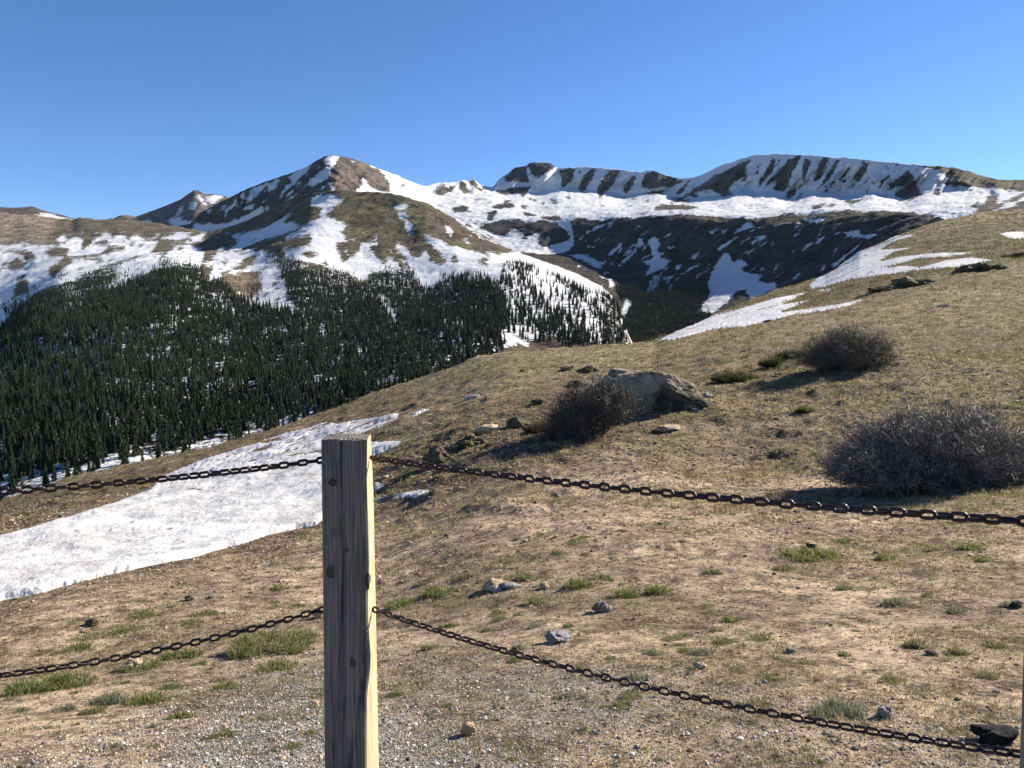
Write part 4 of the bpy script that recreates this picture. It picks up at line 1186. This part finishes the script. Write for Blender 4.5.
chain(arr(al3), arr(ll), .088, .0345, .0046, .0285, "lower rusty chain left of the weathered post, hanging over grass and soil", 4, lambda t: PI2 + .3 * math.sin(t * 7))

# ------------------------------------------------------------------ boulders and stones
def stone(u, v, wpx, hpx, m, label, seed, name="rock", group=None, n=4, dep=.9, sink=.4, rough=.5, cat="rock", rot=None):
    g = ground(u, v)
    sc = math.hypot(g.y, g.z - CZ) / F
    w = wpx * sc / 2; h = hpx * sc / 2
    V, Fc = lump(n, (w * 1.08, w * dep, h * 1.2), seed, rough)
    zmin = V[:, 2].min()
    V[:, 2] -= zmin + h * sink
    o = link(name, make_mesh(name, V, Fc, m, None, n > 4), None, tuple(g))
    o.rotation_euler = (0, 0, rot if rot is not None else 0)
    return tag(o, label, cat, group)

# the big boulder
def boulder():
    g = ground(652, 409); sc = math.hypot(g.y, g.z - CZ) / F
    bm = bmesh.new(); bmesh.ops.create_icosphere(bm, subdivisions=6, radius=1.0)
    V = np.array([v.co[:] for v in bm.verts]); Fc = np.array([[v.index for v in f.verts] for f in bm.faces]); bm.free()
    for d, h in [((-.15, -.9, .35), .62), ((.2, -.98, -.1), .60), ((.62, -.55, .52), .66), ((.85, .05, .62), .66), ((-.05, .05, 1), .60), ((.45, .25, .85), .62), ((-.85, -.3, .35), .72), ((-.45, -.45, .75), .66), ((.95, -.3, -.15), .86), ((.5, -.85, .1), .68), ((0, .8, .6), .7), ((-.9, .2, .4), .74)]:
        d = np.array(d) / np.linalg.norm(d); s = V @ d; k = s > h
        V[k] -= np.outer(s[k] - h, d)
    rd = ridged(V * np.array([1.6, 1.6, 3.6]) + 7, 3, 8); crk = ridged(V @ np.array([[.8, .2, .5], [-.3, .9, .2], [.5, -.4, .8]]) * 2.6, 2, 12)
    V *= (1 + .09 * fbm(V * 1.7 + 3, 3, 5) + .08 * rd + .03 * ridged(V * 5, 3, 44) - .13 * sstep(.72, .95, crk) + .025 * fbm(V * 11, 3, 9))[:, None]
    V[:, 0] *= 1.27; V[:, 2] *= 1.13
    V *= np.array([56 * sc, 40 * sc, 38 * sc])
    V[:, 2] -= .12 * V[:, 0]
    V[:, 2] += 10 * sc
    o = link("boulder", make_mesh("boulder", V, Fc, M_BOULDER, None, False), None, tuple(g))
    o.rotation_euler = (0, 0, R(-8))
    tag(o, "large pale boulder with dark lichen beside a bare bush", "boulder")
boulder()
stone(494, 589, 27, 17, M_RTAN, "tan angular rock lying right of the post, the largest on the soil", 11, n=4, rough=.2)
stone(512, 588, 22, 7, M_RGREY, "low grey stone half buried beside the tan angular rock", 12, n=4, rough=.25, sink=.6)
stone(603, 612, 17, 13, M_RGREY, "small pale-topped stone between green tufts and the lower right chain", 13, n=4)
stone(560, 641, 26, 12, M_RGREY, "flat grey stone just above the lower right chain", 14, n=4)
stone(468, 735, 16, 15, M_RTAN, "tilted stone shard with a shaded face in gravel right of the post base", 31, n=4, dep=.8)
stone(884, 716, 15, 14, M_RGREY, "pointed pale stone above the lower right chain near its right end", 16, n=4)
stone(791, 653, 12, 6, M_RGREY, "bluish grey stone beside a round green tuft", 17, n=4, rot=.5)
stone(931, 655, 12, 5, M_RDARK, "thin dark slab of stone on the soil at right", 18)
stone(133, 668, 21, 8, M_RTAN, "pale tan stone beneath the lower left chain", 19, n=4)
stone(318, 618, 12, 12, M_RTAN, "tan stone tucked against the left side of the post", 20)
stone(316, 705, 9, 5, M_RTAN, "small rusty brown stone in gravel left of the post", 21)
stone(92, 625, 14, 8, M_EARTH, "dark brown clod on the soil below the snowbank", 22, sink=.9, rough=.3)
stone(190, 600, 9, 5, M_EARTH, "small dark stone right above the lower left chain", 23)
stone(993, 741, 42, 17, M_BLACK, "black rough lump lying by the right end of the lower chain", 24, n=5, dep=.55, rough=.45)
stone(545, 588, 9, 6, M_RTAN, "little tan stone in dry soil above the flat grey stone", 25)
stone(812, 548, 10, 5, M_RDARK, "small dark stone in the wide green patch under the upper chain", 26)
stone(700, 668, 14, 5, M_RTAN, "flat cream stone above the middle of the lower right chain", 27)
stone(1016, 608, 12, 8, M_RDARK, "dark stone at the right edge below the upper chain", 28)
# outcrops on the slope
for k, (u, v, w, h, m, l) in enumerate([
    (590, 372, 22, 10, M_RDARK, "low brown rock slab left of and behind the large boulder"),
    (568, 371, 12, 10, M_RDARK, "dark jagged rock left of the low brown slab"),
    (576, 386, 16, 10, M_RDARK, "dark rock cluster between the slab and the bare bush"),
    (522, 372, 5, 4, M_RDARK, "tiny dark rock alone on the bare slope left of the slab"),
    (488, 433, 30, 14, M_RTAN, "pale-topped ledge above the start of the upper right chain"),
    (469, 446, 22, 18, M_RDARK, "dark rock at the lower left end of the pale-topped ledge"),
    (519, 428, 20, 14, M_RDARK, "dark rock at the upper right end of the pale-topped ledge"),
    (540, 402, 14, 7, M_RDARK, "narrow dark rock in the slope left of the bare bush"),
    (474, 398, 18, 6, M_RGREY, "grey slab flush with the slope above the pale-topped ledge"),
    (704, 397, 18, 8, M_RGREY, "grey stone at the right foot of the large boulder"),
    (695, 412, 9, 7, M_RGREY, "small grey stone in front of the boulder's right foot"),
    (668, 430, 22, 7, M_RTAN, "weathered pale stone in grass in front of the boulder"),
    (652, 331, 0, 0, None, None),
    (888, 291, 26, 10, M_EARTH, "dark ledge at the left end of the rocky rim"),
    (908, 287, 26, 13, M_EARTH, "dark ledge in the middle of the rocky rim"),
    (926, 284, 20, 12, M_EARTH, "dark ledge at the right end of the rocky rim"),
    (968, 273, 20, 14, M_EARTH, "peaked dark rock on the crest under the snowfield fingers"),
    (985, 270, 24, 9, M_EARTH, "long dark rock right of the peaked crest rock"),
    (1014, 258, 26, 8, M_EARTH, "dark rock on the crest at the right frame edge"),
    (768, 322, 9, 4, M_RDARK, "little dark rock at the lower rim of the snow wedge"),
    (943, 307, 9, 4, M_RGREY, "pale speckled stone in grass below the rocky rim"),
    (440, 462, 22, 22, M_RDARK, "dark overhanging turf lump behind the first links of the upper right chain")]):
    if m is None: continue
    stone(u, v, w * 1.2, h * .8, M_EARTH if m is M_RDARK else m, l, 40 + k, n=5, rough=.55, sink=.75)

# ------------------------------------------------------------------ ribbons for twigs and blades
def ribbons(P0, P1, P2, w0, w1, tint, tip=None):
    """quadratic strips P0-P1-P2, two quads each, with random facing"""
    n = len(P0)
    d = P2 - P0
    r = rng.normal(size=(n, 3))
    s = np.cross(d, r); s /= np.maximum(np.linalg.norm(s, axis=1, keepdims=True), 1e-9)
    V = np.stack([P0 - s * w0[:, None], P0 + s * w0[:, None], P1 - s * ((w0 + w1) / 2)[:, None], P1 + s * ((w0 + w1) / 2)[:, None], P2 - s * w1[:, None], P2 + s * w1[:, None]], 1)
    b = (np.arange(n) * 6)[:, None]
    Fq = np.concatenate([b + np.array([[0, 1, 3, 2]]), b + np.array([[2, 3, 5, 4]])], 0)
    tip = tint if tip is None else tip
    T = np.stack([tint, tint, (tint + tip) / 2, (tint + tip) / 2, tip, tip], 1)
    return V.reshape(-1, 3), Fq, T.reshape(-1, 3)

def cat_mesh(parts):
    V = []; Fq = []; T = []; b = 0
    for v, f, t in parts:
        V.append(v); Fq.append(f + b); T.append(t); b += len(v)
    return np.concatenate(V), np.concatenate(Fq), np.concatenate(T)

def bush(u0, u1, vbase, vtop, label, seed, nst, col, tipc, depth=.8, twigs=11, shape=1.0, skew=0.0):
    """bare willow: stems fan out from the root crown, twigs and twiglets on each"""
    r = np.random.default_rng(seed)
    uc = (u0 + u1) / 2
    g = ground(uc, vbase - 2); sc = math.hypot(g.y, g.z - CZ) / F
    rx = (u1 - u0) / 2 * sc; H = (vbase - vtop) * sc; ry = rx * depth
    ctr = np.array(g[:]) + np.array([0, ry * .55, 0])
    def gz(xy):
        uu, vv = proj(np.concatenate([xy, np.full((len(xy), 1), g.z)], 1))
        return uu
    # outline points
    ph = r.uniform(0, 2 * np.pi, nst); el = np.arcsin(r.uniform(.02, 1, nst) ** shape)
    rad = r.uniform(.55, 1.0, nst) ** .5
    lobes = 1 + .12 * np.sin(ph * 3 + seed) * np.cos(el * 3) + .10 * np.sin(ph * 5 + 2 * seed + el * 6)
    tip = np.stack([rx * np.cos(ph) * np.cos(el) * rad * lobes, ry * np.sin(ph) * np.cos(el) * rad * lobes, H * np.sin(el) * rad * lobes + .05 * H], -1)
    tip[:, 2] += skew * tip[:, 0]
    tip[:, :2] *= .90; tip[:, 2] *= .88
    b = tip * np.array([.55, .55, 0]) * r.uniform(.3, 1, (nst, 1)); b[:, 2] = -.08
    b[:, 2] += skew * b[:, 0]
    mid = (b + tip) / 2 + r.normal(0, .05, (nst, 3)) * H; mid[:, 2] += .10 * H
    parts = []
    c = np.array(col)
    def tn(n, k=1.0): return c[None] * k * r.uniform(.6, 1.4, (n, 1)) * (1 + r.normal(0, .05, (n, 3)))
    parts.append(ribbons(b, mid, tip, np.full(nst, .010), np.full(nst, .004), tn(nst, .8)))
    stems = parts
    # twigs
    k = np.repeat(np.arange(nst), twigs); n = len(k)
    t = r.uniform(.3, 1, n)[:, None]
    st = (1 - t) ** 2 * b[k] + 2 * t * (1 - t) * mid[k] + t * t * tip[k]
    d = (tip[k] - b[k]); d /= np.linalg.norm(d, axis=1, keepdims=True)
    d = d * .65 + r.normal(0, .62, (n, 3)) + np.array([0, 0, .12]); d /= np.linalg.norm(d, axis=1, keepdims=True)
    ln = r.uniform(.06, .16, n)[:, None] * H
    e = st + d * ln; m1 = (st + e) / 2 + r.normal(0, .02, (n, 3)) * H
    tw = [ribbons(st, m1, e, np.full(n, .0042), np.full(n, .002), tn(n))]
    for q in range(3):
        t = r.uniform(.25, .95, n)[:, None]
        s2 = st + (e - st) * t
        d2 = d * .6 + r.normal(0, .5, (n, 3)) + np.array([0, 0, .2]); d2 /= np.linalg.norm(d2, axis=1, keepdims=True)
        e2 = s2 + d2 * r.uniform(.05, .13, n)[:, None] * H
        tc = np.array(tipc)[None] * r.uniform(.5, 1.5, (n, 1))
        tw.append(ribbons(s2, (s2 + e2) / 2, e2, np.full(n, .003), np.full(n, .0022), tn(n), tc))
    root = bpy.data.objects.new("bare_shrub", None); COL.objects.link(root); root.location = ctr; root.empty_display_size = .1
    tag(root, label, "shrub")
    V, Fq, T = cat_mesh(stems); link("stems", make_mesh("stems", V, Fq, M_TWIG, dict(tint=T)), root)
    V, Fq, T = cat_mesh(tw); link("twigs", make_mesh("twigs", V, Fq, M_TWIG, dict(tint=T)), root)
    return root
bush(816, 1092, 490, 408, "widest grey leafless shrub, at the right edge above the upper chain", 3, 1150, (.112, .092, .072), (.31, .275, .23), .6, 13, 1.0, .06)
bush(799, 918, 374, 324, "round dark leafless shrub on the grassy slope below the rocky rim", 5, 760, (.088, .070, .048), (.23, .185, .13), .8, 12, .8)
bush(534, 648, 440, 375, "dark leafless shrub leaning against the left side of the large boulder", 8, 560, (.050, .041, .032), (.14, .12, .095), .8, 11, .9, .35)

def mat_plant(u, v, wpx, hpx, label, seed, cols, n, name="low_shrub", cat="shrub", group=None, spread=1.0, upright=.8, dry=0.0):
    """cushion of short leafy shoots"""
    r = np.random.default_rng(seed)
    g = ground(u, v); sc = math.hypot(g.y, g.z - CZ) / F
    w = wpx * sc / 2; h = hpx * sc
    n = int(n * 1.5)
    a = r.uniform(0, 6.28, n); q = np.sqrt(r.random(n)) * (1 + .3 * np.sin(3 * a + seed) * r.random(n))
    m = max(3, int(wpx / 5))
    ca = r.uniform(0, 6.28, m); cq = np.sqrt(r.random(m)); ci = r.integers(0, m, n)
    if name == "grass_tuft":
        rs = (r.uniform(.10, .30, m) if wpx > 44 else r.uniform(.34, .55, m))[ci]
        bx = .8 * cq[ci] * np.cos(ca[ci]) + rs * q * np.cos(a); by = .8 * cq[ci] * np.sin(ca[ci]) + rs * q * np.sin(a)
        k = r.random(n) < .4
        bx = np.where(k, .85 * q * np.cos(a), bx); by = np.where(k, .85 * q * np.sin(a), by)
    else: bx, by = q * np.cos(a), q * np.sin(a)
    b = np.stack([w * bx, w * .75 * by + w * .4, np.zeros(n)], -1)
    uu, vv = proj(b + np.array(g[:]))
    hh = h * (.54 if name == 'grass_tuft' else .8) * (1 - .6 * q ** 2) * r.uniform(.35, 1.2, n)
    d = np.stack([np.cos(a) * q * spread, np.sin(a) * q * spread, np.full(n, upright * .75)], -1) + r.normal(0, .45, (n, 3))
    d /= np.linalg.norm(d, axis=1, keepdims=True); d[:, 2] = np.abs(d[:, 2])
    e = b + d * hh[:, None]
    m1 = (b + e) / 2; m1[:, 2] += .12 * hh
    cols = np.array(cols); ci = r.integers(0, len(cols), n)
    tn = cols[ci] * r.uniform(.7, 1.3, (n, 1))
    if dry:
        k = r.random(n) < dry; tn[k] = np.array([.42, .36, .20]) * r.uniform(.7, 1.2, (k.sum(), 1))
    wd = max(.0016, .35 * sc)
    V, Fq, T = ribbons(b - np.array([0, 0, .02]), m1, e, np.full(n, wd), np.full(n, wd * .35), tn * .75, tn)
    # sit on the slope
    Q, _ = N_at(*proj(np.array([[g.x, g.y, g.z]])))
    o = link(name, make_mesh(name, V, Fq, M_GRASS, dict(tint=T)), None, tuple(g))
    return tag(o, label, cat, group)
JUN = [(.035, .045, .018), (.055, .065, .022), (.075, .075, .03)]
mat_plant(738, 382, 46, 15, "low dark green mat of juniper right of the large boulder", 1, JUN, 1500)
mat_plant(775, 366, 26, 14, "small green mound left of the round dark shrub's shadow", 2, JUN, 700)
mat_plant(795, 358, 30, 13, "low green growth at the left foot of the round dark shrub", 3, JUN, 700)
mat_plant(806, 413, 16, 9, "bright green clump between the two shrubs on the right", 4, [(.10, .15, .03), (.06, .09, .02)], 400)
mat_plant(440, 461, 30, 14, "dark turf clump behind the first links of the chain", 5, JUN, 600, "grass_clump", "grass clump")
mat_plant(545, 432, 40, 14, "dark brown growth at the lower left of the leaning shrub", 6, [(.05, .042, .025), (.07, .06, .03)], 900)
mat_plant(597, 392, 10, 6, "small green cushion on the slope left of the slab", 9, JUN, 200)

GREEN = [(.13, .185, .042), (.18, .24, .058), (.085, .11, .033), (.28, .25, .12)]
SAGE = [(.17, .20, .12), (.23, .25, .165), (.12, .15, .085), (.28, .26, .17)]
OLIVE = [(.15, .155, .06), (.24, .225, .11), (.32, .27, .15)]
tufts = [
    (658, 595, 26, 17, GREEN, 500, "vivid green tuft standing alone on the soil, right of two others"), (628, 598, 30, 15, GREEN, 420, "green tuft with dark base, middle of three in a row"),
    (581, 588, 34, 13, GREEN, 420, "green tuft left of three, sloping up from the soil"), (603, 580, 20, 8, GREEN, 200, None), (540, 604, 34, 12, OLIVE, 320, None),
    (440, 596, 46, 10, GREEN, 500, "long strip of green grass right of the post"), (400, 608, 40, 10, GREEN, 420, None), (470, 578, 26, 8, OLIVE, 200, None), (530, 580, 26, 8, GREEN, 260, "grass fringe behind the tan angular rock"),
    (500, 615, 20, 7, OLIVE, 150, None), (715, 575, 20, 9, GREEN, 240, "bright little tuft under the upper right chain"), (820, 560, 70, 12, GREEN, 900, "wide yellow-green patch of grass under the upper chain"), (790, 570, 30, 9, OLIVE, 260, None), (975, 550, 26, 10, GREEN, 320, "dark green tuft under the right end of the upper chain"),
    (985, 562, 14, 8, GREEN, 180, None), (893, 560, 26, 8, GREEN, 240, None), (940, 550, 30, 8, OLIVE, 240, None), (900, 606, 34, 12, SAGE, 420, "grey-green sage cushion in the middle of the right soil"),
    (845, 590, 18, 9, GREEN, 200, None), (960, 613, 22, 10, SAGE, 240, None), (1015, 608, 22, 13, SAGE, 260, "pale sage clump at the right frame edge"), (918, 648, 22, 17, OLIVE, 420, "rounded olive tuft beside the bluish grey stone"),
    (960, 655, 24, 12, OLIVE, 300, None), (1000, 648, 20, 10, OLIVE, 220, None), (847, 656, 14, 8, GREEN, 160, None), (732, 622, 18, 9, GREEN, 190, None), (718, 632, 12, 6, OLIVE, 110, None),
    (705, 655, 26, 11, SAGE, 260, None), (655, 655, 18, 9, SAGE, 170, None), (640, 680, 22, 11, SAGE, 240, "sage clump touching the middle of the lower right chain"), (845, 718, 62, 16, SAGE, 800, "broad sage cushion above the right half of the lower chain"),
    (760, 708, 30, 9, OLIVE, 260, None), (895, 682, 24, 10, OLIVE, 240, None), (990, 678, 24, 10, OLIVE, 230, None), (568, 628, 14, 8, GREEN, 120, None), (450, 628, 20, 8, GREEN, 180, None),
    (520, 650, 16, 9, SAGE, 150, None), (566, 700, 22, 9, SAGE, 180, None), (430, 650, 20, 9, OLIVE, 180, None),
    (262, 655, 92, 24, [(.14, .18, .05), (.30, .27, .14), (.09, .12, .03)], 1300, "large tuft of long green and dry grass left of the post"), (300, 640, 36, 14, GREEN, 400, None), (275, 672, 44, 10, GREEN, 400, None),
    (225, 690, 26, 10, GREEN, 260, None), (60, 690, 60, 18, GREEN, 900, "dark green grass bank under the lower left chain"), (20, 695, 40, 20, GREEN, 600, "green grass at the left frame edge under the chain"), (105, 705, 36, 16, SAGE, 420, "blue-grey sage plant left in the soil under the chain"),
    (142, 705, 40, 12, GREEN, 420, "flat green tuft right of the blue-grey sage plant"), (60, 712, 26, 8, SAGE, 200, None), (135, 672, 50, 10, GREEN, 480, None), (180, 660, 46, 10, GREEN, 420, None), (90, 640, 40, 8, OLIVE, 240, None),
    (140, 618, 34, 8, GREEN, 260, None), (120, 634, 30, 7, GREEN, 220, None), (75, 650, 30, 8, GREEN, 220, None), (190, 625, 30, 7, OLIVE, 200, None), (280, 590, 22, 7, GREEN, 180, None), (200, 616, 30, 7, OLIVE, 200, None),
    (40, 655, 26, 7, OLIVE, 180, None), (175, 720, 26, 8, GREEN, 200, None), (165, 690, 20, 8, SAGE, 160, None),
]
for k, (u, v, w, h, cols, n, l) in enumerate(tufts):
    if l: mat_plant(u, v, w, h, l, 100 + k, cols, n, "grass_tuft", "grass tuft", dry=.15)
    else: mat_plant(u, v, w, h, "small low green tuft, one of many dotting the tan soil", 100 + k, cols, n, "grass_tuft", "grass tuft", "small tufts dotting the soil", dry=.15)

rr_ = np.random.default_rng(77)
small = [o for o in bpy.data.objects if o.get("group") == "small tufts dotting the soil"]
cnt = 0
for k in range(4000):
    if cnt >= 150: break
    u = rr_.uniform(-20, 1045); v = rr_.uniform(500, 762)
    if v < 612 + (u < 330) * 4 - max(0, u - 20) * .30 and u < 330: continue
    if abs(u - 348) < 34: continue
    if rr_.random() > .35 + .9 * fbm(np.array([[u / 90, v / 45, 3.0]]), 3, 19)[0]: continue
    src = small[rr_.integers(len(small))]
    o = src.copy(); COL.objects.link(o)
    g = ground(u, v); o.location = g
    sc = g.y / src.location.y * rr_.uniform(.35, .85) if g.y < src.location.y * 2 else rr_.uniform(.6, 1)
    sc = min(sc, 1.0)
    o.scale = (sc, sc, sc * rr_.uniform(.6, 1.0)); o.rotation_euler = (0, 0, rr_.uniform(0, 6.28)); cnt += 1

# ------------------------------------------------------------------ ground cover nobody could count
def sample_hill(n, dmin, dmax, power=0.0, u0=-60, u1=1090):
    """random points on the hillside between two distances, evenly per area (power 0) or thinning with distance"""
    lam = []
    dn = PN[..., 1]
    a = PN[:-1, :-1]; b = PN[1:, :-1]; c = PN[:-1, 1:]
    area = np.linalg.norm(np.cross(b - a, c - a), axis=-1)
    dm = dn[:-1, :-1]
    ok = (dm > dmin) & (dm < dmax) & (US[None, :-1] > u0) & (US[None, :-1] < u1)
    w = area * ok * np.maximum(dm, 1) ** (-power)
    cs = np.cumsum(w.ravel()); k = np.searchsorted(cs, rng.random(n) * cs[-1])
    j, i = np.unravel_index(np.minimum(k, w.size - 1), w.shape)
    ci = i + rng.random(n); ri = j + rng.random(n)
    P = N_grid(ci, ri); u, v = proj(P)
    return P, u, v

snowN = Mask(-300, 220, 1100, 720, 2, 0)
for q in SNOWPOLY: snowN.fill(q, 1)

ico = bmesh.new(); bmesh.ops.create_icosphere(ico, subdivisions=1, radius=1.0)
ICV = np.array([v.co[:] for v in ico.verts]); ICF = np.array([[v.index for v in f.verts] for f in ico.faces]); ico.free()
def pebbles(P, size, cols, flat, sink):
    n = len(P)
    sc = size[:, None, None] * np.stack([rng.uniform(.7, 1.4, n), rng.uniform(.7, 1.4, n), rng.uniform(flat * .6, flat * 1.3, n)], -1)[:, None, :]
    jit = 1 + rng.normal(0, .16, (n, len(ICV), 1))
    V = ICV[None] * jit * sc
    a = rng.uniform(0, 6.28, n); c, s = np.cos(a)[:, None], np.sin(a)[:, None]
    X = V[..., 0] * c - V[..., 1] * s; Y = V[..., 0] * s + V[..., 1] * c
    V = np.stack([X, Y, V[..., 2] + (size * flat * sink)[:, None]], -1) + P[:, None, :]
    Fc = (ICF[None] + (np.arange(n) * len(ICV))[:, None, None]).reshape(-1, 3)
    return V.reshape(-1, 3), Fc, np.repeat(cols, len(ICV), 0)

P, u, v = sample_hill(135000, 2.6, 6.5, 0.7)
k = rng.random(len(P)) < np.clip(mk_grav.at(u, v), .03, .8) ** 1.3 * 1.1
P = P[k]; n = len(P)
pal = np.array([(.46, .44, .41), (.30, .285, .27), (.14, .135, .14), (.38, .30, .22), (.56, .53, .49), (.22, .18, .15), (.07, .07, .075)])
cols = pal[rng.choice(len(pal), n, p=[.16, .2, .2, .17, .06, .11, .10])] * rng.uniform(.8, 1.2, (n, 1))
V, Fc, T = pebbles(P, rng.uniform(.0022, .0058, n) * (1 + 1.2 * (rng.random(n) < .05)), cols, .7, .4)
tag(link("gravel", make_mesh("gravel", V, Fc, M_TINT, dict(tint=T))), "grey and white gravel strewn over the soil along the fence", "gravel", kind="stuff")

P, u, v = sample_hill(42000, 2.6, 34, 1.0)
k = snowN.at(u, v) < .2
P = P[k]; n = len(P)
pal = np.array([(.33, .24, .15), (.16, .11, .07), (.42, .33, .24), (.10, .075, .055), (.27, .24, .21)])
cols = pal[rng.choice(len(pal), n, p=[.24, .30, .16, .20, .10])] * rng.uniform(.8, 1.2, (n, 1))
V, Fc, T = pebbles(P, rng.uniform(.004, .012, n) * np.clip(P[:, 1] / 7, .8, 3) * (1 + 1.2 * (rng.random(n) < .03)), cols, .65, .3)
tag(link("rubble", make_mesh("rubble", V, Fc, M_TINT, dict(tint=T))), "crumbs of brown earth and small stones over the hillside", "rubble", kind="stuff")

# thin short grass, living and dead
def blades(P, hgt, wid, cols, lean=.5):
    n = len(P)
    d = rng.normal(0, lean, (n, 3)); d[:, 2] = 1; d /= np.linalg.norm(d, axis=1, keepdims=True)
    e = P + d * hgt[:, None]; m1 = (P + e) / 2; m1[:, 2] += .15 * hgt
    return ribbons(P - np.array([0, 0, .006]), m1, e, wid, wid * .4, cols * .8, cols)
parts = []
def grass_layer(nc, per, dmin, dmax, power, rad, h0, h1, wk, gthr, tone=1.0, pp=(.27, .25, .22, .12, .14), patch=0.0):
    Pc, u, v = sample_hill(nc, dmin, dmax, power)
    g = mk_green.at(u, v) + .55 * fbm(Pc / 1.2, 3, 91) + .25 * fbm(Pc / 5, 2, 92)
    if patch: g = g + patch * fbm(Pc / np.array([.55, .4, .5]), 3, 95) + .5 * patch * fbm(Pc / 2.2, 2, 96)
    k = (g > gthr) & (snowN.at(u, v) < .1)
    Pc = Pc[k]; g = g[k]
    n = len(Pc)
    P = np.repeat(Pc, per, 0)
    r_ = rad * np.sqrt(rng.random(n * per)) * np.repeat(rng.uniform(.5, 1.3, n), per); a = rng.uniform(0, 6.28, n * per)
    P = P + np.stack([r_ * np.cos(a), r_ * np.sin(a), 0 * r_], -1)
    base = np.array([(.46, .38, .21), (.30, .25, .12), (.19, .19, .07), (.13, .15, .045), (.13, .09, .05)])
    pick = rng.choice(5, n, p=pp)
    c = np.repeat(tone * base[pick] * rng.uniform(.75, 1.2, (n, 1)), per, 0) * rng.uniform(.8, 1.2, (n * per, 1))
    h = rng.uniform(h0, h1, n * per) * np.repeat(rng.uniform(.6, 1.3, n), per)
    parts.append(blades(P, h, np.maximum(.0013, wk * P[:, 1]) * np.ones(len(P)), c))
grass_layer(20000, 10, 2.8, 12, 1.0, .04, .006, .022, .00026, .30)
grass_layer(20000, 12, 10, 34, .8, .11, .02, .075, .00030, .18)
grass_layer(16000, 9, 30, 110, .8, .28, .05, .18, .0003, .2, .75)
grass_layer(9000, 9, 100, 640, .8, 1.3, .2, .6, .0003, .15, .5)
grass_layer(26000, 9, 2.8, 16, .9, .045, .006, .02, .00030, .62, 1.0, (.08, .10, .32, .46, .04), 1.2)
grass_layer(16000, 8, 2.8, 14, 1.0, .03, .008, .018, .00035, .30, .75, (.15, .15, .1, .05, .55), .9)
V, Fq, T = cat_mesh(parts)
tag(link("grass", make_mesh("grass", V, Fq, M_GRASS, dict(tint=T))), "short sparse grass, green and straw coloured, over the hillside", "grass", kind="stuff")


# ------------------------------------------------------------------ the air
lo = np.full(3, 1e9); hi = -lo
for o in bpy.data.objects:
    if o.get("kind") == "structure":
        co = np.empty(len(o.data.vertices) * 3, np.float32); o.data.vertices.foreach_get("co", co); co = co.reshape(-1, 3)
        lo = np.minimum(lo, co.min(0)); hi = np.maximum(hi, co.max(0))
lo = lo - (200, 200, 1); hi = hi + (200, 200, 30)
hv = np.array([[(lo, hi)[i][0], (lo, hi)[j][1], (lo, hi)[k][2]] for i in (0, 1) for j in (0, 1) for k in (0, 1)])
hf = [(0, 1, 3, 2), (4, 6, 7, 5), (0, 4, 5, 1), (2, 3, 7, 6), (0, 2, 6, 4), (1, 5, 7, 3)]
hm = bpy.data.materials.new("haze"); hm.use_nodes = True
hn = hm.node_tree; hn.nodes.remove(hn.nodes["Principled BSDF"])
pv_ = hn.nodes.new("ShaderNodeVolumePrincipled")
pv_.inputs["Color"].default_value = (.55, .75, 1, 1); pv_.inputs["Density"].default_value = 5e-6; pv_.inputs["Anisotropy"].default_value = .0
hn.links.new(pv_.outputs[0], hn.nodes["Material Output"].inputs["Volume"])
tag(link("haze", make_mesh("haze", hv, hf, hm)), kind="stuff")
